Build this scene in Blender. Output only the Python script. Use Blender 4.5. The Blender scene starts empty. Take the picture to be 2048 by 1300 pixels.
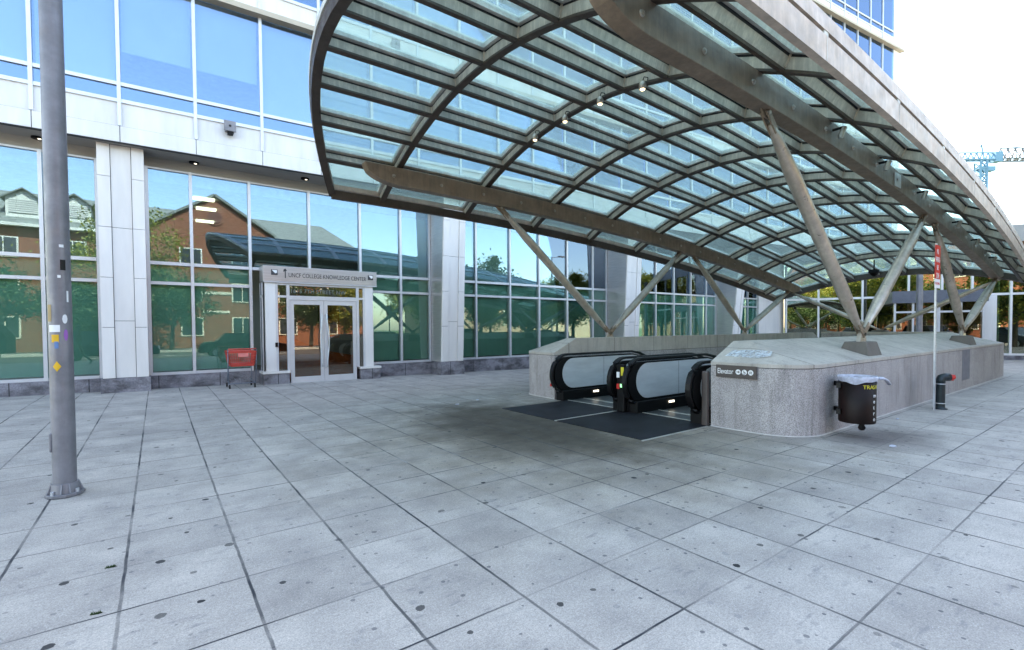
import bpy, math, random
from mathutils import Vector, Matrix
import numpy as np
R = math.radians
random.seed(7)
sc = bpy.context.scene
# ---------------------------------------------------------------- camera
F, YAW, PITCH, ROLL, CXP, CYP = 964.1663, 0.6342, -0.0248, -0.0071, 1024.0, 680.7643
TILE = 0.61; EYE = 2.4755 * TILE
w = Vector((math.sin(YAW)*math.cos(PITCH), math.cos(YAW)*math.cos(PITCH), math.sin(PITCH)))
r0 = Vector((math.cos(YAW), -math.sin(YAW), 0)); u0 = r0.cross(w)
rr = r0*math.cos(ROLL) + u0*math.sin(ROLL); uu = -r0*math.sin(ROLL) + u0*math.cos(ROLL)
cd = bpy.data.cameras.new("camera"); cam = bpy.data.objects.new("camera", cd)
sc.collection.objects.link(cam); sc.camera = cam
cd.sensor_fit = 'HORIZONTAL'; cd.sensor_width = 36; cd.lens = 36*F/2048
cd.shift_y = (CYP-650)/2048; cd.clip_start = .05; cd.clip_end = 3000
M = Matrix(((rr.x, uu.x, -w.x, 0), (rr.y, uu.y, -w.y, 0), (rr.z, uu.z, -w.z, EYE), (0, 0, 0, 1)))
cam.matrix_world = M
# ---------------------------------------------------------------- world, sun, exposure
SUN_EL, SUN_AZ = 53.0, 14.0        # degrees; azimuth measured from +Y towards +X
wd = bpy.data.worlds.new("World"); sc.world = wd; wd.use_nodes = True
nt = wd.node_tree; bg = nt.nodes["Background"]
sky = nt.nodes.new("ShaderNodeTexSky"); sky.sky_type = 'NISHITA'; sky.sun_disc = False
sky.sun_elevation = R(SUN_EL); sky.sun_rotation = R(SUN_AZ)
sky.air_density = 1.0; sky.dust_density = 1.2; sky.ozone_density = 1.0
nt.links.new(sky.outputs[0], bg.inputs[0]); bg.inputs[1].default_value = 0.15
sd = bpy.data.lights.new("sun", 'SUN'); sd.energy = 3.6; sd.angle = R(.5); sd.color = (1, .95, .87)
sun = bpy.data.objects.new("sun", sd); sc.collection.objects.link(sun)
sv = Vector((math.sin(R(SUN_AZ))*math.cos(R(SUN_EL)), math.cos(R(SUN_AZ))*math.cos(R(SUN_EL)), math.sin(R(SUN_EL))))
sun.rotation_euler = sv.to_track_quat('Z', 'Y').to_euler(); sun.location = (0, 0, 60)
sc.view_settings.view_transform = 'Standard'; sc.view_settings.look = 'None'
sc.view_settings.use_white_balance = True; sc.view_settings.white_balance_temperature = 8100; sc.view_settings.white_balance_tint = 8
sc.view_settings.gamma = 1; sc.view_settings.exposure = 2.85
sc.cycles.max_bounces = 8; sc.cycles.transparent_max_bounces = 24
sc.cycles.glossy_bounces = 5; sc.cycles.diffuse_bounces = 3
sc.cycles.caustics_reflective = False; sc.cycles.caustics_refractive = False

# ---------------------------------------------------------------- helpers
ORG = {}
def tag(o, label=None, cat=None, group=None, kind=None):
    if label: o['label'] = label
    if cat: o['category'] = cat
    if group: o['group'] = group
    if kind: o['kind'] = kind
    return o
def thing(name, label, cat, loc=(0, 0, 0), group=None, rz=0):
    o = bpy.data.objects.new(name, None); sc.collection.objects.link(o)
    o.location = loc; o.rotation_euler.z = rz; o.empty_display_size = .2
    ORG[o.name] = Vector(loc) if rz == 0 else Vector((0, 0, 0))
    return tag(o, label, cat, group)
class MB:
    def __init__(s): s.v = []; s.f = []; s.m = []; s.sm = []; s.mi = 0; s.smooth = False
    def add(s, vs, fs):
        n = len(s.v); s.v += [tuple(v) for v in vs]; s.f += [tuple(i+n for i in f) for f in fs]
        s.m += [s.mi]*len(fs); s.sm += [s.smooth]*len(fs); return s
    def box(s, x0, y0, z0, x1, y1, z1):
        return s.hexa([(x0,y0,z0),(x1,y0,z0),(x1,y1,z0),(x0,y1,z0),(x0,y0,z1),(x1,y0,z1),(x1,y1,z1),(x0,y1,z1)])
    def hexa(s, p): return s.add(p, [(0,3,2,1),(4,5,6,7),(0,1,5,4),(1,2,6,5),(2,3,7,6),(3,0,4,7)])
    def obox(s, c, ax, ay, az):      # centre and three half-axis vectors
        c = Vector(c); ax, ay, az = Vector(ax), Vector(ay), Vector(az)
        return s.hexa([c+i*ax+j*ay+k*az for k in (-1, 1) for (i, j) in ((-1,-1),(1,-1),(1,1),(-1,1))])
    def bar(s, a, b, wd_, h, up=(0, 0, 1)):
        a, b = Vector(a), Vector(b); t = (b-a); L = t.length/2; t.normalize(); up = Vector(up)
        sd_ = t.cross(up)
        if sd_.length < 1e-4: sd_ = t.cross(Vector((1, 0, 0)))
        sd_.normalize(); n = sd_.cross(t)
        return s.obox((a+b)/2, t*L, sd_*wd_/2, n*h/2)
    def sweep(s, pts, ups, sec, closed_sec=True, caps=True):   # sec: list of (side, up) offsets
        pts = [Vector(p) for p in pts]; n = len(pts); k = len(sec); vs = []
        for i, p in enumerate(pts):
            t = (pts[min(i+1, n-1)] - pts[max(i-1, 0)]).normalized()
            up = Vector(ups[i] if isinstance(ups, list) else ups); up = (up - t*up.dot(t)).normalized(); sd_ = t.cross(up)
            for a, b in sec: vs.append(p + sd_*a + up*b)
        fs = [(i*k+j, i*k+(j+1) % k, (i+1)*k+(j+1) % k, (i+1)*k+j) for i in range(n-1) for j in range(k)]; s.nq = len(fs)
        if caps: fs += [tuple(range(k))[::-1], tuple((n-1)*k+j for j in range(k))]
        return s.add(vs, fs)
    def two(s, k):        # flange faces keep slot 0, web faces of an isec sweep take slot 1
        for i, f in enumerate(s.f):
            if len(f) == 4 and i < s.nq and (i % 8) in (3, 4, 5): s.m[i] = 1
        return s
    def tube(s, a, b, ra, rb=None, seg=12, caps=True):
        rb = ra if rb is None else rb; a, b = Vector(a), Vector(b); t = (b-a).normalized()
        x = t.orthogonal().normalized(); y = t.cross(x); vs = []
        for p, r_ in ((a, ra), (b, rb)):
            vs += [p + (x*math.cos(q)+y*math.sin(q))*r_ for q in [2*math.pi*i/seg for i in range(seg)]]
        fs = [(i, (i+1) % seg, seg+(i+1) % seg, seg+i) for i in range(seg)]
        s.smooth = True; s.add(vs, fs); s.smooth = False
        if caps:
            s.add(vs[:seg], [tuple(range(seg))[::-1]]); s.add(vs[seg:], [tuple(range(seg))])
        return s
    def ptube(s, pts, rad, seg=10):
        c = [(rad*math.cos(2*math.pi*i/seg), rad*math.sin(2*math.pi*i/seg)) for i in range(seg)]
        s.smooth = True
        t = Vector(pts[1])-Vector(pts[0]); up = t.orthogonal()
        s.sweep(pts, up, c); s.smooth = False; return s
    def lathe(s, prof, c=(0, 0, 0), seg=24, caps=True, smooth=True):
        cx_, cy_, cz_ = c; vs = []
        for r_, z in prof:
            vs += [(cx_+r_*math.cos(2*math.pi*i/seg), cy_+r_*math.sin(2*math.pi*i/seg), cz_+z) for i in range(seg)]
        fs = [(k*seg+i, k*seg+(i+1) % seg, (k+1)*seg+(i+1) % seg, (k+1)*seg+i) for k in range(len(prof)-1) for i in range(seg)]
        s.smooth = smooth; s.add(vs, fs); s.smooth = False
        if caps:
            s.add(vs[:seg], [tuple(range(seg))[::-1]]); s.add(vs[-seg:], [tuple(range(seg))])
        return s
    def prism(s, poly, d):           # polygon of 3-D points extruded by vector d
        n = len(poly); d = Vector(d); p = [Vector(q) for q in poly]
        return s.add(p+[q+d for q in p], [tuple(range(n))[::-1], tuple(range(n, 2*n))]+[(i, (i+1) % n, n+(i+1) % n, n+i) for i in range(n)])
    def build(s, name, mats, parent=None, bevel=0):
        me = bpy.data.meshes.new(name)
        o0 = ORG.get(parent.name, Vector((0, 0, 0))) if parent else Vector((0, 0, 0))
        me.from_pydata([(a-o0.x, b-o0.y, c-o0.z) for a, b, c in s.v], [], s.f)
        mats = mats if isinstance(mats, (list, tuple)) else [mats]
        for m_ in mats: me.materials.append(m_)
        me.polygons.foreach_set('material_index', s.m); me.polygons.foreach_set('use_smooth', s.sm)
        me.update()
        o = bpy.data.objects.new(name, me); sc.collection.objects.link(o)
        if parent: o.parent = parent
        ORG[o.name] = o0
        if bevel:
            b = o.modifiers.new('bevel', 'BEVEL'); b.width = bevel; b.segments = 2; b.limit_method = 'ANGLE'; b.angle_limit = R(40)
        return o
def copy_tree(o, parent=None):
    c = o.copy(); sc.collection.objects.link(c); c.parent = parent
    for ch in list(o.children): copy_tree(ch, c)
    return c
def text(name, s, size, loc, xax, yax, m, parent, align='LEFT', ext=.004, sx=1.0):
    cu = bpy.data.curves.new(name, 'FONT'); cu.body = s; cu.size = size; cu.extrude = ext; cu.align_x = align; cu.offset = size*.004
    t = bpy.data.objects.new(name+'_t', cu); sc.collection.objects.link(t)
    dg = bpy.context.evaluated_depsgraph_get(); me = bpy.data.meshes.new_from_object(t.evaluated_get(dg))
    bpy.data.objects.remove(t); xax = Vector(xax).normalized(); yax = Vector(yax).normalized(); z = xax.cross(yax)
    o0 = ORG.get(parent.name, Vector((0, 0, 0))) if parent else Vector((0, 0, 0)); L = Vector(loc)-o0
    me.transform(Matrix(((xax.x*sx, yax.x, z.x, L.x), (xax.y*sx, yax.y, z.y, L.y), (xax.z*sx, yax.z, z.z, L.z), (0, 0, 0, 1))))
    me.materials.clear(); me.materials.append(m); me.name = name
    o = bpy.data.objects.new(name, me); sc.collection.objects.link(o); o.parent = parent; ORG[o.name] = o0
    return o

# ---------------------------------------------------------------- materials
class NT:
    def __init__(s, name):
        s.m = bpy.data.materials.new(name); s.m.use_nodes = True; s.t = s.m.node_tree; s.b = s.t.nodes["Principled BSDF"]
        s.out = s.t.nodes["Material Output"]; s.co = None
    def n(s, typ, **kw):
        nd = s.t.nodes.new(typ)
        for k, v in kw.items():
            if k in nd.bl_rna.properties.keys() and not k.startswith('i_'): setattr(nd, k, v)
        return nd
    def L(s, a, b): s.t.links.new(a, b)
    def coord(s, scale=(1, 1, 1)):
        if not s.co: s.co = s.n('ShaderNodeNewGeometry').outputs['Position']
        mp = s.n('ShaderNodeMapping'); s.L(s.co, mp.inputs[0]); mp.inputs['Scale'].default_value = scale; return mp.outputs[0]
    def noise(s, scale, det=4, rough=.55, sc_=(1, 1, 1), dist=0):
        nz = s.n('ShaderNodeTexNoise'); s.L(s.coord(sc_), nz.inputs['Vector']); nz.inputs['Scale'].default_value = scale
        nz.inputs['Detail'].default_value = det; nz.inputs['Roughness'].default_value = rough; nz.inputs['Distortion'].default_value = dist
        return nz.outputs['Fac']
    def ramp(s, fac, p0, p1, c0=(0, 0, 0, 1), c1=(1, 1, 1, 1)):
        rp = s.n('ShaderNodeValToRGB'); s.L(fac, rp.inputs[0]); e = rp.color_ramp.elements
        e[0].position = p0; e[1].position = p1; e[0].color = c0; e[1].color = c1; return rp.outputs[0]
    def math(s, op, a, b=None, clamp=False):
        m_ = s.n('ShaderNodeMath'); m_.operation = op; m_.use_clamp = clamp
        for i, x in enumerate((a, b)):
            if x is None: continue
            if isinstance(x, (int, float)): m_.inputs[i].default_value = x
            else: s.L(x, m_.inputs[i])
        return m_.outputs[0]
    def mix(s, fac, a, b, mode='MIX'):
        m_ = s.n('ShaderNodeMix'); m_.data_type = 'RGBA'; m_.blend_type = mode
        for i, x in ((0, fac), (6, a), (7, b)):
            if isinstance(x, (int, float)): m_.inputs[i].default_value = x
            elif isinstance(x, tuple): m_.inputs[i].default_value = x if len(x) == 4 else (*x, 1)
            else: s.L(x, m_.inputs[i])
        return m_.outputs[2]
    def bump(s, h, st=.3, d=.01):
        b = s.n('ShaderNodeBump'); s.L(h, b.inputs['Height']); b.inputs['Strength'].default_value = st; b.inputs['Distance'].default_value = d
        s.L(b.outputs[0], s.b.inputs['Normal'])
    def base(s, c, rough=.6, metal=0.0):
        if isinstance(c, tuple): s.b.inputs['Base Color'].default_value = (*c, 1)
        else: s.L(c, s.b.inputs['Base Color'])
        if isinstance(rough, (int, float)): s.b.inputs['Roughness'].default_value = rough
        else: s.L(rough, s.b.inputs['Roughness'])
        s.b.inputs['Metallic'].default_value = metal
def simple(name, c, rough=.6, metal=0.0, var=.15, scale=6, bump=0, sc_=(1, 1, 1), spec=.5):
    t = NT(name); t.b.inputs['Specular IOR Level'].default_value = spec; nz = t.noise(scale, 5, .6, sc_)
    lo = tuple(x*(1-var) for x in c)+(1,); hi = tuple(min(1, x*(1+var)) for x in c)+(1,)
    t.base(t.ramp(nz, .3, .7, lo, hi), rough, metal)
    if bump: t.bump(t.noise(scale*8, 3), bump, .01)
    return t.m
def emit(name, c, st):
    t = NT(name); t.base((0.8, .8, .8)); t.b.inputs['Emission Color'].default_value = (*c, 1); t.b.inputs['Emission Strength'].default_value = st; return t.m
def glass(name, tint, base_ref=.12, k=1.0, gcol=(1, 1, 1), rough=0.0, diff=None, dfac=0.0, wav=0.0):
    t = NT(name); t.t.nodes.remove(t.b)
    tr = t.n('ShaderNodeBsdfTransparent'); tr.inputs[0].default_value = (*tint, 1)
    gl = t.n('ShaderNodeBsdfGlossy'); gl.inputs['Color'].default_value = (*gcol, 1); gl.inputs['Roughness'].default_value = rough
    fr = t.n('ShaderNodeFresnel'); fr.inputs[0].default_value = 1.5
    if wav:
        b = t.n('ShaderNodeBump'); b.inputs['Strength'].default_value = wav; b.inputs['Distance'].default_value = .02
        t.L(t.noise(.9, 1), b.inputs['Height']); t.L(b.outputs[0], gl.inputs['Normal'])
    f_ = t.math('ADD', t.math('MULTIPLY', fr.outputs[0], k), base_ref, True)
    body = tr.outputs[0]
    if diff:
        df = t.n('ShaderNodeBsdfTranslucent'); df.inputs[0].default_value = (*diff, 1)
        d2 = t.n('ShaderNodeBsdfDiffuse'); d2.inputs[0].default_value = (*diff, 1)
        a = t.n('ShaderNodeMixShader'); a.inputs[0].default_value = .35; t.L(df.outputs[0], a.inputs[1]); t.L(d2.outputs[0], a.inputs[2])
        dirt = t.ramp(t.noise(1.6, 6, .7, (1, 3, 3)), .35, .8, (.78, .78, .78, 1), (1, 1, 1, 1))
        dd = t.math('MULTIPLY', dirt, dfac)
        mx = t.n('ShaderNodeMixShader'); t.L(dd, mx.inputs[0]); t.L(body, mx.inputs[1]); t.L(a.outputs[0], mx.inputs[2]); body = mx.outputs[0]
    mx = t.n('ShaderNodeMixShader'); t.L(f_, mx.inputs[0]); t.L(body, mx.inputs[1]); t.L(gl.outputs[0], mx.inputs[2])
    t.L(mx.outputs[0], t.out.inputs[0]); return t.m

MAT = {}
def paving():
    t = NT('paving'); pos = t.n('ShaderNodeNewGeometry').outputs['Position']; t.co = pos
    sp = t.n('ShaderNodeSeparateXYZ'); t.L(pos, sp.inputs[0]); X, Y = sp.outputs[0], sp.outputs[1]
    gx = t.math('DIVIDE', t.math('ADD', X, .19508), .61); gy = t.math('DIVIDE', t.math('SUBTRACT', Y, 5.13565), .60378)
    wob = t.math('MULTIPLY', t.math('SUBTRACT', t.noise(5, 2), .5), .02)
    def line(g, width, per):
        fr = t.math('ABSOLUTE', t.math('SUBTRACT', t.math('FRACT', t.math('ADD', t.math('ADD', g, wob), .5)), .5))
        rp = t.n('ShaderNodeMapRange'); t.L(fr, rp.inputs[0]); rp.inputs[1].default_value = width/per*.5; rp.inputs[2].default_value = width/per*.9
        rp.inputs[3].default_value = 1; rp.inputs[4].default_value = 0; return rp.outputs[0]
    wear = t.ramp(t.noise(.9, 4, .7), .38, .6, (.35, .35, .35, 1), (1, 1, 1, 1))
    wear2 = t.ramp(t.noise(.55, 3, .6, (1, 1, 1)), .42, .58, (.22, .22, .22, 1), (1, 1, 1, 1))
    lx = t.math('MULTIPLY', line(gx, .012, .61), wear); ly = t.math('MULTIPLY', line(gy, .009, .604), wear2)
    joint = t.math('MAXIMUM', lx, ly)
    # per-slab tone
    cb = t.n('ShaderNodeCombineXYZ'); t.L(t.math('FLOOR', gx), cb.inputs[0]); t.L(t.math('FLOOR', gy), cb.inputs[1])
    wn = t.n('ShaderNodeTexWhiteNoise'); wn.noise_dimensions = '2D'; t.L(cb.outputs[0], wn.inputs['Vector'])
    slab = t.ramp(wn.outputs['Value'], 0, 1, (.88, .88, .88, 1), (1.07, 1.07, 1.06, 1))
    grain = t.ramp(t.noise(120, 4, .85), .34, .68, (.58, .59, .61, 1), (1.28, 1.28, 1.27, 1))
    blot = t.ramp(t.noise(2.2, 6, .62), .32, .68, (.74, .74, .75, 1), (1.08, 1.08, 1.07, 1))
    g45 = t.ramp(t.noise(48, 5, .8), .35, .66, (.80, .80, .81, 1), (1.14, 1.14, 1.13, 1))
    col = t.mix(1, (.475, .435, .395), grain, 'MULTIPLY'); col = t.mix(1, col, g45, 'MULTIPLY'); col = t.mix(1, col, slab, 'MULTIPLY'); col = t.mix(1, col, blot, 'MULTIPLY')
    # pale specks
    sv_ = t.n('ShaderNodeTexVoronoi'); t.L(t.coord(), sv_.inputs['Vector']); sv_.inputs['Scale'].default_value = 42
    spk = t.ramp(sv_.outputs['Distance'], .07, .12, (1, 1, 1, 1), (0, 0, 0, 1)); col = t.mix(t.math('MULTIPLY', spk, .5), col, (.75, .77, .8))
    # scuffs stretched along X
    sc1 = t.ramp(t.noise(9, 4, .65, (.5, 1.7, 1)), .57, .68); scm = t.ramp(t.noise(1.3, 3), .36, .58)
    col = t.mix(t.math('MULTIPLY', t.math('MULTIPLY', sc1, scm), .48), col, (.13, .135, .15))
    # wide brown stain before the escalators
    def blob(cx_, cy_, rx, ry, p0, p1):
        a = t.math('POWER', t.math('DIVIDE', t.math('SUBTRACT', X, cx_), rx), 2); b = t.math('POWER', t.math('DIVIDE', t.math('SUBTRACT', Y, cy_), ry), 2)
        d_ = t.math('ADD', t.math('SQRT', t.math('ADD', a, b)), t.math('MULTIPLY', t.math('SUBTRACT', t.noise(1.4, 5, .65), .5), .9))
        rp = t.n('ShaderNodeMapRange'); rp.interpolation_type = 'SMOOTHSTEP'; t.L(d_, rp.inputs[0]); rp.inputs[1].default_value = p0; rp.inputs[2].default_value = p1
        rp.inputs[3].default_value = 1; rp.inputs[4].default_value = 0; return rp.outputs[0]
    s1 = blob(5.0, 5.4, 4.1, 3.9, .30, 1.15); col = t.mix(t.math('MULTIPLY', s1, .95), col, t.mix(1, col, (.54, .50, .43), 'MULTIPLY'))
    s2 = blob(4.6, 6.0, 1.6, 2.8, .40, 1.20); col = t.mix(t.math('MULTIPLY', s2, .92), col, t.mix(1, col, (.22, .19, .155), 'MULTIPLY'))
    s3 = blob(7.9, 2.25, 1.2, .6, .2, 1.1); col = t.mix(t.math('MULTIPLY', s3, .9), col, t.mix(1, col, (.32, .29, .30), 'MULTIPLY'))
    # chewing gum
    def gum(scale, rad, keep, seed):
        mp = t.n('ShaderNodeMapping'); t.L(pos, mp.inputs[0]); mp.inputs['Location'].default_value = (seed, seed*1.7, 0)
        v = t.n('ShaderNodeTexVoronoi'); v.voronoi_dimensions = '2D'; t.L(mp.outputs[0], v.inputs['Vector']); v.inputs['Scale'].default_value = scale
        dd = t.math('ADD', v.outputs['Distance'], t.math('MULTIPLY', t.math('SUBTRACT', t.noise(26, 2), .5), rad*scale*.9))
        sp2 = t.n('ShaderNodeSeparateColor'); t.L(v.outputs['Color'], sp2.inputs[0])
        rad_ = t.math('MULTIPLY', t.math('ADD', .45, t.math('MULTIPLY', sp2.outputs[0], .65)), rad*scale)
        on = t.math('LESS_THAN', dd, rad_); k = t.math('LESS_THAN', sp2.outputs[1], keep); return t.math('MULTIPLY', on, k), sp2.outputs[2]
    g1, t1 = gum(2.6, .026, .36, 0); g2, t2 = gum(6.0, .013, .42, 5.3)
    g3, t3 = gum(4.2, .024, .5, 9.1); col = t.mix(t.math('MULTIPLY', g3, t.math('MULTIPLY', t3, .42)), col, (.16, .165, .175))
    near = t.ramp(t.math('MULTIPLY', blob(6.0, 3.5, 6.5, 7.0, .3, 1.5), 1), 0, 1, (.25, .25, .25, 1), (1, 1, 1, 1))
    col = t.mix(t.math('MULTIPLY', g2, t.math('MULTIPLY', near, .8)), col, (.05, .055, .07))
    col = t.mix(t.math('MULTIPLY', g1, t.ramp(t1, .2, .9, (.45, .45, .45, 1), (1, 1, 1, 1))), col, (.010, .011, .014))
    jc = t.mix(t.ramp(t.noise(.6, 4, .7), .56, .66), (.022, .025, .032), (.26, .26, .25))
    col = t.mix(joint, col, jc)
    t.base(col, t.ramp(t.noise(3, 4), .3, .7, (.62, .62, .62, 1), (.82, .82, .82, 1)))
    t.bump(t.math('SUBTRACT', t.math('MULTIPLY', t.noise(120, 3), .12), t.math('MULTIPLY', joint, 1.0)), .45, .006)
    return t.m
def metal(name, c, rough, met=.5, streak=.35, stc=(.75, .74, .72)):
    t = NT(name); a = t.noise(3.2, 6, .65); st = t.noise(7, 5, .7, (2.2, 2.2, .22))
    col = t.ramp(a, .3, .72, tuple(x*.72 for x in c)+(1,), tuple(x*1.22 for x in c)+(1,))
    col = t.mix(t.math('MULTIPLY', t.ramp(st, .45, .8), streak), col, t.mix(1, col, (1.9, 1.9, 1.85), 'MULTIPLY'))
    rust = t.ramp(t.noise(1.3, 6, .7), .58, .72); col = t.mix(t.math('MULTIPLY', rust, .35), col, (c[0]*1.1, c[1]*.8, c[2]*.6))
    t.base(col, t.ramp(t.noise(9, 4), .3, .7, (rough-.1,)*3+(1,), (rough+.12,)*3+(1,)), met); t.bump(t.noise(60, 3), .08, .004); return t.m
def stone(name, c, speck=.5, stain=.35, joints=None, rough=.75):
    t = NT(name); g = t.noise(75, 4, .85); a = t.noise(1.6, 6, .65); st = t.noise(3.4, 5, .65, (2.4, 2.4, .28))
    col = t.mix(1, c, t.ramp(g, .3, .7, (1-speck*.55,)*3+(1,), (1+speck*.45,)*3+(1,)), 'MULTIPLY')
    col = t.mix(1, col, t.ramp(a, .3, .7, (.78, .77, .76, 1), (1.1, 1.1, 1.08, 1)), 'MULTIPLY')
    col = t.mix(t.math('MULTIPLY', t.ramp(st, .50, .72), stain), col, t.mix(1, col, (.45, .44, .43), 'MULTIPLY'))
    if joints:
        sp = t.n('ShaderNodeSeparateXYZ'); t.L(t.coord(), sp.inputs[0])
        fr = t.math('ABSOLUTE', t.math('SUBTRACT', t.math('FRACT', t.math('DIVIDE', t.math('ADD', sp.outputs[0], joints[1]), joints[0])), .5))
        on = t.math('GREATER_THAN', fr, .5-.006/joints[0]); col = t.mix(t.math('MULTIPLY', on, .8), col, (.06, .055, .05))
    t.base(col, rough); t.bump(g, .25, .004); return t.m
def brick(name='red_brick'):
    t = NT(name); sp = t.n('ShaderNodeSeparateXYZ'); t.L(t.coord(), sp.inputs[0]); cb = t.n('ShaderNodeCombineXYZ')
    t.L(sp.outputs[0], cb.inputs[0]); t.L(sp.outputs[2], cb.inputs[1])
    b = t.n('ShaderNodeTexBrick'); t.L(cb.outputs[0], b.inputs['Vector']); b.inputs['Scale'].default_value = 4
    b.inputs['Color1'].default_value = (.25, .075, .035, 1); b.inputs['Color2'].default_value = (.17, .05, .025, 1); b.inputs['Mortar'].default_value = (.17, .115, .085, 1)
    b.inputs['Mortar Size'].default_value = .012; t.base(b.outputs[0], .85); return t.m
def louvre():
    t = NT('louvre_white'); sp = t.n('ShaderNodeSeparateXYZ'); t.L(t.coord(), sp.inputs[0])
    fr = t.math('FRACT', t.math('MULTIPLY', sp.outputs[2], 6)); t.base(t.ramp(fr, .35, .5, (.14, .14, .14, 1), (.62, .6, .55, 1)), .7); return t.m
def leafm(name, c1, c2):
    t = NT(name); oi = t.n('ShaderNodeNewGeometry'); cr = t.ramp(oi.outputs['Random Per Island'], 0, 1, (*c1, 1), (*c2, 1)); t.base(cr, .55)
    t.b.inputs['Subsurface Weight'].default_value = 0
    tl = t.n('ShaderNodeBsdfTranslucent'); t.L(cr, tl.inputs[0]); mx = t.n('ShaderNodeMixShader'); mx.inputs[0].default_value = .4
    t.L(t.b.outputs[0], mx.inputs[1]); t.L(tl.outputs[0], mx.inputs[2]); t.L(mx.outputs[0], t.out.inputs[0]); return t.m

MAT['pave'] = paving()
MAT['bronze'] = metal('dark_flange_metal', (.075, .054, .041), .5, .2, .15)
MAT['web'] = metal('streaked_web_metal', (.44, .39, .33), .5, .12, .7)
MAT['girder'] = metal('girder_metal', (.245, .18, .13), .5, .15, .45)
MAT['fascia'] = metal('canopy_fascia_metal', (.58, .47, .38), .5, .1, .3)
MAT['glazbar'] = metal('glazing_bar_aluminium', (.60, .60, .56), .5, .1, .35)
MAT['seal'] = simple('black_seal', (.012, .012, .014), .6)
MAT['cglass'] = glass('canopy_glass', (.85, .985, .945), .01, .35, diff=(.82, .97, .93), dfac=.26)
MAT['strut'] = metal('strut_steel', (.48, .42, .36), .36, .5, .3)
MAT['granite'] = stone('granite_wall', (.42, .385, .385), 1.5, .6)
MAT['coping'] = stone('granite_coping', (.48, .44, .40), .4, .5, (1.46, .1))
MAT['pedestal'] = stone('pedestal_metal', (.15, .135, .12), .2, .3)
def rough():
    t = NT('rough_plinth_stone'); a = t.noise(2.2, 5, .6, (1, 1, 1.8)); b = t.ramp(a, .38, .60, (.085, .08, .09, 1), (.25, .24, .27, 1))
    sp = t.n('ShaderNodeSeparateXYZ'); t.L(t.coord(), sp.inputs[0]); fr = t.math('FRACT', t.math('DIVIDE', sp.outputs[0], 1.31)); on = t.math('LESS_THAN', fr, .012)
    t.base(t.mix(on, t.mix(1, b, t.ramp(t.noise(40, 4), .3, .7, (.7, .7, .7, 1), (1.2, 1.2, 1.2, 1)), 'MULTIPLY'), (.02, .02, .02)), .8); t.bump(t.noise(9, 5), .8, .03); return t.m
MAT['plinth'] = rough()
MAT['white'] = simple('white_panel', (.72, .71, .71), .42, 0, .09, 3, 0, (1, 1, .18))
MAT['cream'] = simple('pale_column_panel', (.74, .71, .69), .45, 0, .08, 2.5, 0, (1, 1, .2))
MAT['alu'] = simple('aluminium_frame', (.62, .63, .66), .35, .35, .06, 3)
MAT['alud'] = simple('brushed_aluminium', (.55, .53, .53), .32, .7, .1, 2, 0, (1, 1, 12))
MAT['soffit'] = simple('soffit_panel', (.36, .35, .33), .6, 0, .06, 1)
MAT['ledge'] = simple('ledge_stone', (.45, .40, .33), .6, 0, .08, 2)
MAT['dark'] = simple('dark_void', (.02, .022, .025), .8)
MAT['gfacade'] = glass('facade_glass', (.80, .945, .89), .16, .85, (.47, .63, .84), wav=.014)
MAT['glower'] = glass('green_lower_glass', (.80, .945, .89), .075, .7, (.62, .76, .82), wav=.03)
MAT['gupper'] = glass('upper_facade_glass', (.85, .95, .99), .17, 1.0, (.46, .66, .96), wav=.004)
MAT['gdoor'] = glass('door_glass', (.72, .68, .60), .08, 1.0)
MAT['gsplay'] = glass('lobby_glass', (.50, .70, .60), .30, .9, (.95, .95, .85), wav=.006)
MAT['blind'] = simple('roller_blind', (.74, .77, .80), .9, 0, .04, 2)
MAT['blindg'] = simple('green_backed_blind', (.27, .45, .40), .9, 0, .08, 1.2)
MAT['blindl'] = simple('pale_roller_blind', (.52, .60, .62), .9, 0, .04, 2)
MAT['caulk'] = simple('pale_sealant', (.55, .52, .5), .8)
MAT['blindt'] = simple('teal_blind', (.36, .74, .62), .9, 0, .12, 1.2)
MAT['inner'] = simple('interior_wall', (.34, .37, .38), .9, 0, .1, .8)
MAT['innerfl'] = simple('interior_floor', (.20, .19, .18), .7)
MAT['ceil'] = simple('interior_ceiling', (.5, .5, .5), .9)
MAT['lampw'] = emit('ceiling_light_white', (1, .97, .88), .55)
MAT['lampy'] = emit('spot_bulb_warm', (1, .84, .55), 1.2)
MAT['led'] = emit('led_marker', (1, .98, .92), .6)
MAT['black'] = simple('black_rubber', (.004, .004, .0045), .45, spec=.3)
MAT['blackm'] = simple('black_painted_metal', (.0035, .0035, .004), .55, spec=.2)
MAT['steel'] = simple('brushed_steel', (.62, .66, .68), .33, .3, .12, 1.5, .03, (1, 1, 5))
MAT['plate'] = simple('ribbed_floor_plate', (.009, .009, .012), .65, 0, .7, 2.5, spec=.25)
MAT['strip'] = simple('steel_strip', (.55, .54, .5), .4, .6)
MAT['step'] = simple('escalator_step', (.12, .12, .12), .4, .7)
MAT['brown'] = simple('dark_brown_enamel', (.009, .0035, .003), .5, 0, .5, 5, spec=.22)
MAT['bag'] = simple('white_plastic_bag', (.48, .50, .60), .4, 0, .3, 14, .6)
MAT['yellow'] = simple('yellow_lettering', (.65, .55, .04), .6)
MAT['wtext'] = simple('white_lettering', (.8, .8, .8), .6, 0, .03)
MAT['dtext'] = simple('dark_lettering', (.05, .05, .055), .5)
MAT['signb'] = simple('brown_sign_plate', (.065, .05, .046), .45, 0, .1)
MAT['pole'] = metal('grey_painted_pole', (.21, .205, .225), .42, .25, .2)
MAT['galv'] = simple('galvanised_post', (.55, .57, .60), .4, .5)
MAT['red'] = simple('red_paint', (.60, .03, .025), .4)
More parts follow.
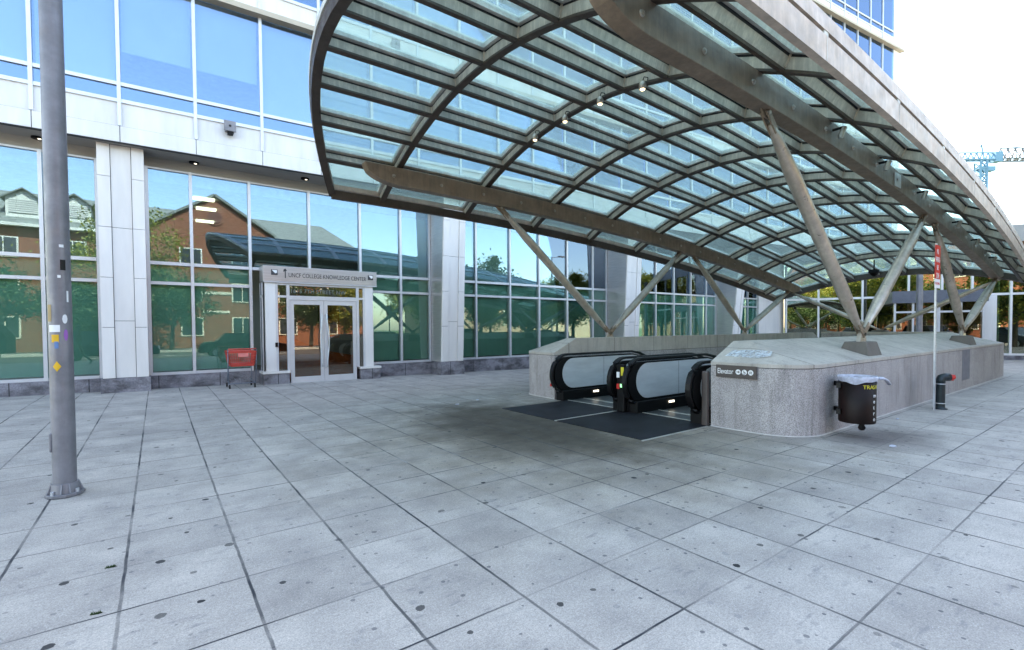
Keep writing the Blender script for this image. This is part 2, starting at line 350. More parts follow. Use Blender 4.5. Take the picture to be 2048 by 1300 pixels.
MAT['redcart'] = simple('red_cart_plastic', (.50, .05, .035), .45)
MAT['pipe'] = simple('dark_green_pipe', (.02, .03, .035), .4, .4)
MAT['orange'] = simple('orange_brown_panel', (.50, .15, .04), .5, 0, .15, 1.5)
MAT['banner'] = simple('orange_banner', (.70, .26, .10), .7, 0, .05)
MAT['brick'] = brick(); MAT['louvre'] = louvre()
MAT['roof'] = simple('grey_roof_shingle', (.17, .18, .165), .85, 0, .25, 2)
MAT['trim'] = simple('cream_trim', (.62, .60, .54), .7)
MAT['winglass'] = simple('dark_window_glass', (.03, .035, .045), .08)
MAT['asphalt'] = simple('asphalt', (.055, .055, .058), .85, 0, .15, 3, .3)
MAT['kerb'] = simple('concrete_kerb', (.38, .37, .35), .8, 0, .1, 3)
MAT['far'] = simple('pale_concrete', (.36, .36, .35), .8, 0, .08, .8)
MAT['grass'] = simple('ground_grass', (.07, .11, .04), .9, 0, .25, 2)
MAT['bark'] = simple('bark', (.09, .07, .05), .9, 0, .2, 8)
MAT['leafA'] = leafm('leaves_green', (.025, .06, .02), (.08, .135, .04))
MAT['leafB'] = leafm('leaves_yellow_green', (.11, .16, .03), (.36, .34, .05))
MAT['cranep'] = simple('blue_crane_paint', (.10, .24, .36), .5)
MAT['tyre'] = simple('tyre_rubber', (.02, .02, .02), .8)

# ---------------------------------------------------------------- setting: ground
def sstep(x): x = max(0, min(1, x)); return x*x*(3-2*x)
def gz(X, Y):
    return -.0125*(min(max(X, -8), 45)-6)*max(sstep((Y-6)/8), sstep((X-21)/10) if Y > -2 else 0)
PIT = (6.9, 4.11, 20.0, 7.70)
def sheet(name, xs, ys, m, z=0, hole=None, zf=None):
    b = MB(); idx = {}
    for i, x in enumerate(xs):
        for j, y in enumerate(ys):
            idx[i, j] = len(b.v); b.v.append((x, y, z+(zf(x, y) if zf else 0)))
    for i in range(len(xs)-1):
        for j in range(len(ys)-1):
            cx_, cy_ = (xs[i]+xs[i+1])/2, (ys[j]+ys[j+1])/2
            if hole and hole[0] < cx_ < hole[2] and hole[1] < cy_ < hole[3]: continue
            b.f.append((idx[i, j], idx[i+1, j], idx[i+1, j+1], idx[i, j+1])); b.m.append(0); b.sm.append(bool(zf))
    return tag(b.build(name, m), kind='structure')
def frange(a, b, s): n = max(1, round((b-a)/s)); return [a+(b-a)*i/n for i in range(n+1)]
xs = sorted(set(frange(-40, 6.9, 1.0)+frange(6.9, 20, .8)+frange(20, 60, 1.0)))
ys = sorted(set(frange(-2.8, 4.11, .8)+frange(4.11, 7.7, .6)+frange(7.7, 16.6, .5)))
sheet('plaza', xs, ys, MAT['pave'], hole=PIT, zf=gz)
kb = MB()
for i in range(50): kb.box(-60+i*3+.004, -2.98, -.14, -60+(i+1)*3-.004, -2.802, .003)
tag(kb.build('kerb', MAT['kerb']), kind='structure')
tag(MB().box(-200, -14.8, -.6, 250, -2.9, -.14).build('road', MAT['asphalt']), kind='structure')
mk = MB()
for i in range(30): mk.box(-60+i*5, -8.95, -.139, -57.5+i*5, -8.83, -.136)
tag(mk.build('road_markings', MAT['wtext']), kind='structure')
tag(MB().box(-200, -14.98, -.5, 250, -14.8, 0).build('far_kerb', MAT['kerb']), kind='structure')
tag(MB().box(-200, -20, -.5, 250, -14.98, -.004).build('far_pavement', MAT['far']), kind='structure')
sheet('ground', frange(-900, 900, 300), frange(-900, 900, 300), MAT['grass'], z=-.62, hole=None)
tag(MB().box(60, -2.8, -.5, 250, 60, -.45).build('side_street', MAT['asphalt']), kind='structure')

# ---------------------------------------------------------------- glass office building
def YF(x): return 14.17-.037*x-.0014*x*x
bld = thing('office_building', 'glass fronted office building with pale columns and white bands rising behind the canopy', 'building', (15, 20, 0))
def fbox(b, x0, x1, z0, z1, o0, o1, n=1):      # box following the curved upper front, o = offset out of the wall (towards the street)
    for i in range(n):
        a, c = x0+(x1-x0)*i/n, x0+(x1-x0)*(i+1)/n
        b.hexa([(a, YF(a)-o1, z0), (c, YF(c)-o1, z0), (c, YF(c)-o0, z0), (a, YF(a)-o0, z0), (a, YF(a)-o1, z1), (c, YF(c)-o1, z1), (c, YF(c)-o0, z1), (a, YF(a)-o0, z1)])
XL, XR = -.59-1.446*7, 39.2
UX = [-.59+1.446*i for i in range(-7, 28)]; UX[-1] = 38.4
LV = [6.17, 9.72, 12.95, 16.15, 19.35, 22.8, 26.2]
b = MB(); fbox(b, XL, XR, 5.80, 6.155, 0, .06, 24); b.mi = 1
for x in UX: fbox(b, x-.006, x+.006, 5.80, 6.156, .055, .063)
b.build('fascia', [MAT['white'], MAT['seal']], bld)
b = MB(); fbox(b, XL, XR, 5.775, 5.80, -.02, .045, 24); b.build('fascia_drip', MAT['seal'], bld)
b = MB(); n = 24
for i in range(n):
    a, c = XL+(XR-XL)*i/n, XL+(XR-XL)*(i+1)/n
    b.hexa([(a, YF(a)-.01, 5.80), (c, YF(c)-.01, 5.80), (c, 15.6, 5.80), (a, 15.6, 5.80), (a, YF(a)-.01, 5.9), (c, YF(c)-.01, 5.9), (c, 15.6, 5.9), (a, 15.6, 5.9)])
b.build('soffit', MAT['soffit'], bld)
nwin = 0; rest = MB()
for li in range(len(LV)-1):
    z0, z1 = LV[li], LV[li+1]
    b = MB(); fbox(b, XL, XR, z0, z0+.53, -.1, .0, 24); b.build('spandrel', MAT['white'], bld)
    b = MB()
    if li: fbox(b, XL, XR+.12, z0-.13, z0-.003, -.1, .22, 24)
    else: fbox(b, XL, XR, z0-.012, z0-.003, -.1, .03, 24)
    b.build('ledge', MAT['ledge'] if li else MAT['seal'], bld)
    for i in range(len(UX)-1):
        a, c = UX[i], UX[i+1]; s_ = z0+.53; t_ = z1-.14 if li < 5 else z1
        own = (li < 2 and a > -4) or (a > 33.5 and li > 1)
        fr_ = MB() if own else rest
        mi = fr_.mi; fr_.mi = 0
        fbox(fr_, a-.035, a+.035, z0+.002, t_, -.06, .05)                      # mullion
        fbox(fr_, a+.036, c-.036, s_, s_+.08, -.05, .035)                       # sill rail
        fbox(fr_, a+.036, c-.036, s_+.38, s_+.46, -.05, .035)                   # mid rail
        if own:
            w_ = fr_.build('window', MAT['alu'], bld)
            g = MB(); fbox(g, a+.036, c-.036, s_+.081, s_+.379, -.02, -.005); fbox(g, a+.036, c-.036, s_+.461, t_-.004, -.02, -.005); g.build('pane', MAT['gupper'], w_)
            k = (i*7+li*3) % 5; zb = s_+.46 if not (li == 0 and i in (7, 8)) else s_+1.25
            if k == 2 and li: zb = s_+1.0
            g = MB(); fbox(g, a+.06, c-.06, zb, t_-.02, -.22, -.19); g.build('blind', MAT['blind'], w_); nwin += 1
        else:
            fr_.mi = 1; fbox(fr_, a+.036, c-.036, s_+.081, s_+.379, -.02, -.005); fbox(fr_, a+.036, c-.036, s_+.461, t_-.004, -.02, -.005)
            fr_.mi = 2; fbox(fr_, a+.06, c-.06, s_+.46, t_-.02, -.22, -.19)
        fr_.mi = mi
    b = MB(); fbox(b, UX[-1]+.03, XR, z0+.531, z1-.14, -.1, .0); b.build('corner_column', MAT['white'], bld)
o = rest.build('window', [MAT['alu'], MAT['gupper'], MAT['blind']], bld); o['kind'] = 'stuff'; o['label'] = 'many small panes of the higher floors'
# floors, core walls, roof
b = MB()
for z in LV[1:]: b.box(XL+.2, 15.4, z-.14, XR-.3, 26, z+.25)
for z in LV: 
    for i in range(24):
        a, c = XL+(XR-.3-XL)*i/24, XL+(XR-.3-XL)*(i+1)/24
        b.hexa([(a, YF(a)+.11, z+.02), (c, YF(c)+.11, z+.02), (c, 15.39, z+.02), (a, 15.39, z+.02), (a, YF(a)+.11, z+.27), (c, YF(c)+.11, z+.27), (c, 15.39, z+.27), (a, 15.39, z+.27)])
b.build('floor_slab', MAT['ceil'], bld)
b = MB(); b.box(XL, 20, 5.9, XR-.2, 20.3, 26); b.box(XL-.3, 13.8, 5.8, XL, 26, 26.3); b.box(XL, 26, -.4, XR, 26.4, 26.3); b.build('core_wall', MAT['inner'], bld)
b = MB(); b.box(XL, 14.2, 26.45, XR-.3, 26.4, 26.7); b.build('roof', MAT['far'], bld)
b = MB(); b.box(XR-.3, 11.3, 5.9, XR-.05, 26.4, 26.3); b.build('end_wall', MAT['gupper'], bld)
for (x, y, z) in [(.55, 14.75, 9.1), (1.9, 15.6, 9.1), (5.4, 15.4, 9.1), (9.8, 15.2, 9.1), (14, 15, 9.1)]:
    b = MB(); b.box(x-.5, y, z-.04, x+.1, y+.35, z); b.build('ceiling_light', MAT['lampw'], bld)

# ground floor curtain wall
GY = 14.95
def gwall(xs_, gm=MAT['gfacade'], blind=True):
    for i in range(len(xs_)-1):
        a, c = xs_[i], xs_[i+1]; f_ = MB()
        f_.box(a-.035, GY-.07, 3.165 if abs(a-3.63) < .1 else .401, a+.035, GY+.08, 5.56)
        op = 2 < a < 5          # open behind the entrance box
        for z0, z1 in ((.401, .47), (2.67, 2.745), (3.165, 3.245), (5.52, 5.56))[2 if op else 0:]: f_.box(a+.036, GY-.05, z0, c-.036, GY+.06, z1)
        w_ = f_.build('window', MAT['alu'], bld)
        g = MB()
        g.box(a+.036, GY, 3.246, c-.036, GY+.014, 5.519); g.build('pane', gm, w_); g = MB()
        if op: continue
        for z0, z1 in ((.471, 2.669), (2.746, 3.164)): g.box(a+.036, GY, z0, c-.036, GY+.014, z1)
        g.build('pane', MAT['glower'], w_)
        if blind:
            g = MB(); g.box(a+.05, GY+.10, .50, c-.05, GY+.115, 3.2); g.build('blind', MAT['blindg' if a < 17 else 'blindt'], w_)
            if a > 2: g = MB(); g.box(a+.05, GY+.10, 3.21, c-.05, GY+.112, 5.22); g.build('blind', MAT['blindl'], w_)
gwall([-9.2, -7.8, -6.4, -5.0, -3.5, -2.03, -1.08]); gwall([-.14, .76, 2.09, 3.63, 5.13, 6.46, 7.50]); gwall([8.42, 9.36, 10.89, 12.33, 13.85, 15.36, 16.24])
gwall([17.35, 18.3, 19.74, 21.2, 22.67, 24.11, 25.05]); gwall([25.95, 27.2, 28.5, 29.65])
b = MB()
for x in (-1.08, 7.50, 16.24, 25.05): b.box(x-.03, GY-.06, .402, x+.03, GY+.07, 5.558)
b.build('end_mullion', MAT['alu'], bld)
b = MB(); b.box(XL, GY-.03, 5.561, 32.8, GY+.3, 5.799); b.build('head_band', MAT['soffit'], bld)
b = MB(); b.box(XL, GY-.10, -.45, 2.6, GY+.25, .40); b.box(5.1, GY-.10, -.45, 32.0, GY+.25, .40); b.build('stone_plinth', MAT['plinth'], bld)
# interior
VY_ = 14.35
b = MB(); b.box(XL, 23, 0, 32.6, 23.2, 5.3); b.box(14.6, 15.3, .3, 14.8, 23, 5.3); b.box(-3, 18.5, .3, .5, 18.6, 5.3); b.build('interior_wall', MAT['inner'], bld)
b = MB(); b.box(2.35, VY_+.1, -.05, 5.3, GY+.26, .012); b.box(XL, GY+.26, -.2, 32.6, 26, .02); b.build('interior_floor', MAT['innerfl'], bld)
b = MB(); b.box(XL, GY+.31, 5.30, 32.6, 26, 5.74); b.build('interior_ceiling', MAT['ceil'], bld)
for i, (x, y) in enumerate([(-3.4, 16.6), (1.15, 16.3), (1.3, 17.6), (1.4, 19.6), (6.1, 16.8), (11.5, 17), (20.5, 16.8)]):
    MB().box(x-.26, y, 5.24, x+.26, y+.2, 5.298).build('ceiling_light', MAT['lampw'], bld)
# columns: three flush panels with joints
def column(x0, x1, yb, yt, zt=5.80):
    def yy(z): return yb+(yt-yb)*z/zt
    wd_ = x1-x0; cuts = [x0, x0+wd_*.28, x0+wd_*.72, x1]
    f_ = MB(); f_.hexa([(x0+.01, yb+.065, gz(x0, yb)-.1), (x1-.01, yb+.065, -.3), (x1-.01, GY+.2, -.3), (x0+.01, GY+.2, -.3), (x0+.01, yt+.065, zt-.004), (x1-.01, yt+.065, zt-.004), (x1-.01, GY+.2, zt-.004), (x0+.01, GY+.2, zt-.004)])
    c = f_.build('column', MAT['seal'], bld)
    for k in range(3):
        zs = [.42]+[z for z in ((1.6, 2.75, 3.9, 5.05) if k != 1 else (1.75, 3.9))]+[zt-.01]
        rec = .035 if k == 1 else 0
        b = MB()
        for i in range(len(zs)-1):
            z0, z1 = zs[i]+.005, zs[i+1]-.005; a, e = cuts[k]+.006, cuts[k+1]-.006
            b.hexa([(a, yy(z0)+rec, z0), (e, yy(z0)+rec, z0), (e, yy(z0)+.06, z0), (a, yy(z0)+.06, z0), (a, yy(z1)+rec, z1), (e, yy(z1)+rec, z1), (e, yy(z1)+.06, z1), (a, yy(z1)+.06, z1)])
        b.build('panel', MAT['cream'], c)
    b = MB()
    for sx in (0, 1):
        x = x0 if sx == 0 else x1-.025
        b.hexa([(x, yy(.42)+.061, .42), (x+.025, yy(.42)+.061, .42), (x+.025, GY+.2, .42), (x, GY+.2, .42), (x, yt+.061, zt-.01), (x+.025, yt+.061, zt-.01), (x+.025, GY+.2, zt-.01), (x, GY+.2, zt-.01)])
    b.build('side_panel', MAT['alud'], c)
    b = MB(); b.box(x0-.03, yb-.03, -.45, x1+.03, GY-.105, .415); b.build('base_stone', MAT['plinth'], c)
column(-1.03, -.175, 14.42, 14.36); column(7.54, 8.37, 14.2, 13.9); column(16.3, 17.25, 13.98, 13.7); column(25.1, 25.9, 14.05, 13.5)
b = MB(); b.box(29.72, 14.86, -.5, 33.0, 15.2, 3.1); b.box(29.72, 14.862, 3.11, 33.0, 15.2, 5.79); b.build('stone_pier', MAT['cream'], bld)
# soffit downlights and floodlight
def unp(x, y, axis, val):
    d = w+rr*((x-CXP)/F)-uu*((y-CYP)/F); t_ = (val-(0, 0, EYE)[axis])/d[axis]; return Vector((0, 0, EYE))+d*t_
for (x, y) in ((75, 275), (388, 325), (610, 357)):
    p = unp(x, y, 2, 5.79); b = MB(); b.lathe([(.11, 0), (.11, .03), (.07, .031), (.06, .06)], (p.x, p.y, 5.765), 18); b.build('downlight', MAT['blackm'], bld)
    MB().lathe([(.03, 0), (.03, .01)], (p.x+.03, p.y, 5.76), 10).build('bulb', MAT['lampw'], bld)
def floodlight(px, py, X, label):
    p = unp(px, py, 1, YF(X)-.18)
    fl = thing('floodlight', label, 'light', (p.x, p.y+.17, p.z), 'floodlights fixed to the white bands')
    MB().box(p.x-.13, p.y-.02, p.z-.13, p.x+.13, p.y+.02, p.z+.13).build('face_plate', MAT['pole'], fl, .01)
    MB().box(p.x-.10, p.y+.021, p.z-.12, p.x+.10, p.y+.18, p.z+.10).build('housing', MAT['pole'], fl, .01)
    MB().tube((p.x, p.y-.03, p.z), (p.x, p.y-.021, p.z), .028, .028, 12).build('lens', MAT['black'], fl)
    MB().box(p.x-.05, p.y-.015, p.z-.20, p.x+.07, p.y+.12, p.z-.131).build('bracket', MAT['blackm'], fl)
floodlight(460, 252, 1.5, 'square grey floodlight box on the lower white band left of the canopy')
floodlight(792, 88, 6.2, 'square grey floodlight box on the upper white band seen through the canopy glass')

# ---------------------------------------------------------------- entrance vestibule
VY = 14.35
vb = thing('entrance_vestibule', 'small silver entrance box with glazed double doors and a lettered header', 'entrance', (3.85, 14.6, 0))
b = MB(); b.box(2.30, VY-.03, 2.83, 5.42, 14.86, 3.245); b.build('header', MAT['alud'], vb, .006)
b = MB(); b.box(2.30, VY-.045, 2.80, 5.42, VY-.001, 2.826); b.build('header_drip', MAT['alu'], vb)
for x0, x1 in ((2.35, 2.60), (5.06, 5.31)): MB().box(x0, VY, .395, x1, VY+.10, 2.80).build('jamb', MAT['cream'], vb, .004)
for x0, x1 in ((2.27, 2.92), (4.90, 5.50)):
    st = MB().box(x0, VY-.05, -.1, x1, 14.84, .33).build('stone_base', MAT['plinth'], vb, .01)
    MB().box(x0-.02, VY-.07, .331, x1+.02, 14.845, .394).build('cap', MAT['cream'], st)
b = MB()
for x0, x1 in ((2.601, 2.66), (2.88, 2.96), (4.80, 4.88), (5.0, 5.059)): b.box(x0, VY+.005, .395, x1, VY+.09, 2.799)
for a, c in ((2.661, 2.879), (2.961, 4.799), (4.881, 4.999)):
    b.box(a, VY+.006, 2.40, c, VY+.085, 2.46); b.box(a, VY+.006, 2.74, c, VY+.085, 2.798)
b.box(2.96, VY+.006, 2.345, 4.80, VY+.08, 2.399); b.build('door_frame', MAT['alu'], vb)
for a, c, z0, z1 in ((2.661, 2.879, .395, 2.399), (4.881, 4.999, .395, 2.399), (2.661, 2.879, 2.461, 2.739), (2.961, 4.799, 2.461, 2.739), (4.881, 4.999, 2.461, 2.739)):
    MB().box(a, VY+.04, z0, c, VY+.05, z1).build('side_glass', MAT['gdoor'], vb)
for k, (a, c) in enumerate(((2.965, 3.862), (3.870, 4.795))):
    b = MB(); y0, y1 = VY+.02, VY+.065
    b.box(a, y0, .02, a+.10, y1, 2.34); b.box(c-.10, y0, .02, c, y1, 2.34); b.box(a+.101, y0+.001, .02, c-.101, y1-.001, .20); b.box(a+.101, y0+.001, 2.22, c-.101, y1-.001, 2.34)
    dr = b.build('door', MAT['alu'], vb)
    MB().box(a+.101, y0+.018, .201, c-.101, y0+.028, 2.219).build('pane', MAT['gdoor'], dr)
    hx = c-.05 if k == 0 else a+.05; s_ = -1 if k == 0 else 1
    pts = [(hx+s_*(.012+.05*math.sin(math.pi*i/12)**2), y0-.05-.03*math.sin(math.pi*i/12), .45+1.5*i/12) for i in range(13)]
    pts = [(hx, y0-.005, .45)]+pts+[(hx, y0-.005, 1.95)]
    MB().ptube(pts, .016).build('handle', MAT['steel'], dr)
b = MB(); b.box(2.31, VY+.11, .395, 2.34, 14.85, 2.80); b.build('side_wall', MAT['dark'], vb)
b = MB()
for yy in (VY+.10, 14.55, 14.8): b.box(2.295, yy, .395, 2.309, yy+.05, 2.80)
b.box(2.294, VY+.10, 2.40, 2.3085, 14.85, 2.46); b.build('side_frame', MAT['alu'], vb)
MB().box(2.575, VY-.02, 1.05, 2.64, VY-.001, 1.17).build('card_reader', MAT['black'], vb)
text('lettering', 'UNCF COLLEGE KNOWLEDGE CENTER', .165, (2.93, VY-.032, 2.965), (1, 0, 0), (0, 0, 1), MAT['dtext'], vb, sx=.74)
text('lettering', '1615 7TH STREET NW', .165, (2.98, VY+.036, 2.535), (1, 0, 0), (0, 0, 1), simple('faint_number', (.16, .18, .16), .6), vb, sx=.95, ext=.001)
b = MB(); b.box(2.84, VY-.04, 2.93, 2.865, VY-.031, 3.13); b.prism([(2.80, VY-.04, 3.10), (2.895, VY-.04, 3.13), (2.86, VY-.04, 3.19), (2.815, VY-.04, 3.17)], (0, .009, 0)); b.build('torch_emblem', MAT['dtext'], vb)
for x in (2.50, 5.15):
    e_ = MB().box(x, VY-.04, 3.0, x+.16, VY-.031, 3.15).build('square_emblem', MAT['dtext'], vb)
    b = MB(); b.prism([(x+.015, VY-.045, 3.135), (x+.145, VY-.045, 3.135), (x+.145, VY-.045, 3.06), (x+.10, VY-.045, 3.045), (x+.06, VY-.045, 3.085)], (0, .004, 0)); b.build('emblem_mark', MAT['wtext'], e_)
# inside the entrance
bn = thing('hanging_banner', 'orange banner with black wording seen through the right door', 'banner', (4.35, 15.9, 0))
MB().box(4.12, 15.9, 1.25, 4.75, 15.92, 2.35).build('cloth', MAT['banner'], bn)
MB().box(4.10, 15.89, .4, 4.13, 15.93, 2.4).build('frame', MAT['blackm'], bn)
for i, s_ in enumerate(('UNCF', 'College', 'Knowledge', 'Center')): text('wording', s_, .16, (4.19, 15.895, 2.08-.2*i), (1, 0, 0), (0, 0, 1), MAT['dtext'], bn, sx=.8)
dk = MB()
pts = [(2.5+2.8*i/12, 14.95+.2*math.sin(i/12*3), 0) for i in range(13)]
for i in range(12):
    a, c = pts[i], pts[i+1]; za, zc = 1.62-.92*math.sin(i/12*1.57), 1.62-.92*math.sin((i+1)/12*1.57)
    dk.hexa([(a[0], a[1], .02), (c[0], c[1], .02), (c[0], c[1]+.08, .02), (a[0], a[1]+.08, .02), (a[0], a[1], za), (c[0], c[1], zc), (c[0], c[1]+.08, zc), (a[0], a[1]+.08, za)])
tag(dk.build('reception_screen', MAT['orange']), 'curved orange brown screen inside the glass doors', 'screen')

# ---------------------------------------------------------------- far lobby glass wall (splayed)
lb = thing('lobby_glass_wall', 'far angled lobby glass wall with white frames facing the plaza', 'building', (36, 7, -.4))
A = Vector((32.5, 14.5, 0)); D = Vector((.455, -.8905, 0)); Nn = Vector((-.8905, -.455, 0)); LEN = 20
def sp(s_, o, z): return A+D*s_+Nn*o+Vector((0, 0, z))
def sbox(b, s0, s1, z0, z1, o0, o1): b.hexa([sp(s0, o1, z0), sp(s1, o1, z0), sp(s1, o0, z0), sp(s0, o0, z0), sp(s0, o1, z1), sp(s1, o1, z1), sp(s1, o0, z1), sp(s0, o0, z1)])
b = MB(); sbox(b, 0, LEN, -.9, -.15, -.1, .05); b.build('base_wall', MAT['plinth'], lb)
b = MB(); sbox(b, 0, LEN, -.149, -.04, -.08, .06); b.build('sill', MAT['white'], lb)
b = MB(); sbox(b, -.5, LEN, 6.0, 6.9, -.1, .1); b.build('parapet', MAT['far'], lb)
b = MB(); b.add([sp(-1, -.1, 6.2), sp(LEN, -.1, 6.2), sp(LEN, -12, 6.2), sp(-1, -6, 6.2)], [(0, 1, 2, 3)]); b.build('roof', MAT['far'], lb)
ms = [0, 1.75, 4.0, 6.2, 7.7, 9.0, 10.6, 12.6, 14.6, 16.6, 18.6, 20]
for i in range(len(ms)-1):
    f_ = MB(); a, c = ms[i], ms[i+1]
    sbox(f_, a-.05, a+.05, -.04, 6.0, -.08, .08); sbox(f_, a+.051, c-.051, 3.14, 3.26, -.05, .05)
    w_ = f_.build('window', MAT['white'], lb)
    g = MB(); sbox(g, a+.051, c-.051, -.039, 3.139, -.02, 0); sbox(g, a+.051, c-.051, 3.261, 5.99, -.02, 0); g.build('pane', MAT['gsplay'], w_)
b = MB(); sbox(b, .2, LEN, -.5, 6, -6.1, -6); b.build('back_wall', MAT['dark'], lb)
b = MB(); b.lathe([(.22, 0), (.22, 6.4)], tuple(sp(10.15, -.7, -.4)), 20); b.build('round_column', MAT['leafA'] if 0 else simple('green_white_column', (.35, .5, .42), .4), lb)
b = MB(); sbox(b, 9.2, 9.95, -.4, 3.12, .08, .3); b.build('white_wall', MAT['white'], lb)
lv = thing('lobby_entrance', 'dark framed lobby entrance box behind the far end of the canopy', 'entrance', tuple(sp(7, 1, -.4)))
b = MB(); sbox(b, 5.0, 9.0, 2.75, 3.4, .1, 2.2); b.build('canopy_box', simple('slate_panel', (.10, .11, .14), .5), lv)
b = MB()
for s_ in (5.1, 5.9, 6.9, 7.0, 7.9, 8.8): sbox(b, s_, s_+.09, -.4, 2.749, 2.0, 2.09)
sbox(b, 5.19, 8.79, 2.2, 2.3, 2.01, 2.08); b.build('frame', MAT['alu'], lv)
b = MB(); sbox(b, 5.1, 8.85, -.4, 2.74, 1.95, 1.97); b.build('door', MAT['gdoor'], lv)
b = MB(); sbox(b, 8.0, 8.9, -.4, 2.74, .15, 1.9); b.build('brown_panel', simple('dark_brown_panel', (.10, .06, .04), .6), lv)
lp2 = thing('grey_post', 'slim blue grey post standing before the far lobby entrance', 'post', (29.2, 8.1, -.3))
pp = unp(1839, 600, 0, 29.2)
MB().lathe([(.13, 0), (.13, 5.2)], (pp.x, pp.y, -.35), 16).build('shaft', MAT['pole'], lp2)
MB().lathe([(.2, 0), (.2, .08)], (pp.x, pp.y, -.36), 16).build('base', MAT['pole'], lp2)

# ---------------------------------------------------------------- parapet walls round the escalator pit
def parapet(name, label, mirror, cat='wall'):
    YC = 5.905
    my = (lambda y: 2*YC-y) if mirror else (lambda y: y)
    t_ = thing(name, label, cat, (13, my(3.4), 0))
    fp = [(6.78, 4.108), (6.79, 3.6)]
    for i in range(9): a = R(180+90*i/8); fp.append((7.42+.62*math.cos(a), 3.43+.62*math.sin(a)))
    fp += [(19.9, 2.82), (20.05, 2.95), (20.05, 4.108)]
    def ring(off, z): 
        out = []
        for x, y in fp:
            cx_ = max(7.4, min(x, 19.4)); vx, vy = x-cx_, min(0, y-3.6); L = math.hypot(vx, vy) or 1
            out.append((x+vx/L*off if y < 4.1 else x+(off if x > 10 else -off), my(y+vy/L*off), z))
        return out
    n = len(fp)
    def stack(rings, cap=True):
        b = MB(); vs = [p for r_ in rings for p in r_]
        fs = [(k*n+i, k*n+(i+1) % n, (k+1)*n+(i+1) % n, (k+1)*n+i) for k in range(len(rings)-1) for i in range(n)]
        if cap: fs += [tuple(range(n))[::-1], tuple((len(rings)-1)*n+i for i in range(n))]
        if mirror: fs = [f[::-1] for f in fs]
        return b.add(vs, fs)
    stack([ring(0, -.2), ring(0, .925)]).build('wall_body', MAT['granite'], t_)
    stack([ring(.016, -.1), ring(.012, .011), ring(-.01, .013)]).build('base_sealant', MAT['caulk'], t_)
    stack([ring(-.012, .926), ring(-.012, .934)]).build('mortar_joint', MAT['seal'], t_)
    top = [(max(7.42, min(x, 19.4)), my(min(max(y, 3.82), 4.108)) if y < 4.1 else my(4.108), 1.285) for x, y in fp]
    top = [(x if not (fp[i][1] > 4.1) else max(7.42, min(fp[i][0], 19.4)), y, z) for i, (x, y, z) in enumerate(top)]
    stack([ring(.006, .935), ring(.006, .985), top]).build('coping', MAT['coping'], t_)
    b = MB(); b.box(6.7, min(my(2.70), my(2.82)), -.02, 7.0, max(my(2.70), my(2.82)), .0)
    return t_
near = parapet('parapet_wall', 'granite parapet wall with rounded corner bearing the elevator sign', False)
back = parapet('parapet_wall', 'granite parapet wall on the building side of the escalators', True)
ew = thing('parapet_wall', 'granite end wall closing the far end of the escalator pit', 'wall', (20.4, 5.9, 0))
MB().box(20.06, 4.12, -.3, 20.8, 7.69, 1.24).build('wall_body', MAT['granite'], ew)
MB().box(20.055, 4.115, 1.241, 20.83, 7.695, 1.30).build('coping', MAT['coping'], ew)
# sign on the rounded end
es = thing('elevator_sign', 'brown Elevator sign with three white round symbols on the parapet end', 'sign', (6.77, 3.7, .75))
P0 = unp(1432, 745, 0, 6.765); P1 = unp(1513, 745, 0, 6.765); zt = unp(1470, 731, 0, 6.765).z; zb = unp(1470, 756, 0, 6.765).z
MB().box(6.762, P1.y, zb, 6.776, P0.y, zt).build('plate', MAT['signb'], es, .002)
hh = zt-zb; zc = (zt+zb)/2
text('wording', 'Elevator', .112, (6.760, P0.y-.025, zc-.036), (0, -1, 0), (0, 0, 1), MAT['wtext'], es, sx=.66, ext=.001)
for i in range(3):
    yc_ = P1.y+.08+.092*(2-i); o = MB()
    o.prism([(6.760, yc_+.038*math.cos(a), zc+.038*math.sin(a)) for a in [2*math.pi*q/20 for q in range(20)]], (.0015, 0, 0)); s_ = o.build('symbol', MAT['wtext'], es)
    o = MB()
    if i == 0: o.box(6.7575, yc_-.012, zc-.006, 6.7597, yc_+.024, zc+.006); o.prism([(6.7575, yc_-.028, zc), (6.7575, yc_-.004, zc+.018), (6.7575, yc_-.004, zc-.018)], (.0022, 0, 0))
    elif i == 1:
        o.prism([(6.7575, yc_+.008+.006*math.cos(a), zc+.022+.006*math.sin(a)) for a in [k*math.pi/4 for k in range(8)]], (.0022, 0, 0))
        o.box(6.7575, yc_+.002, zc-.004, 6.7597, yc_+.012, zc+.014); o.box(6.7575, yc_-.014, zc-.006, 6.7597, yc_+.006, zc+.001)
        for k in range(8):
            a = R(130+k*28); o.obox((6.7585, yc_+.004+.017*math.cos(a), zc-.010+.017*math.sin(a)), (.001, 0, 0), (0, .004, 0), (0, 0, .004))
    else:
        o.box(6.7575, yc_-.018, zc-.022, 6.7597, yc_-.012, zc+.016); o.box(6.7575, yc_+.012, zc-.022, 6.7597, yc_+.018, zc+.016); o.box(6.7575, yc_-.011, zc+.010, 6.7597, yc_+.011, zc+.016); o.box(6.7575, yc_-.003, zc-.018, 6.7597, yc_+.003, zc+.006)
    o.build('pictogram', MAT['signb'], s_)
MB().box(6.83, 3.285, .02, 6.86, 3.297, .925).build('mortar_joint', MAT['caulk'], near)
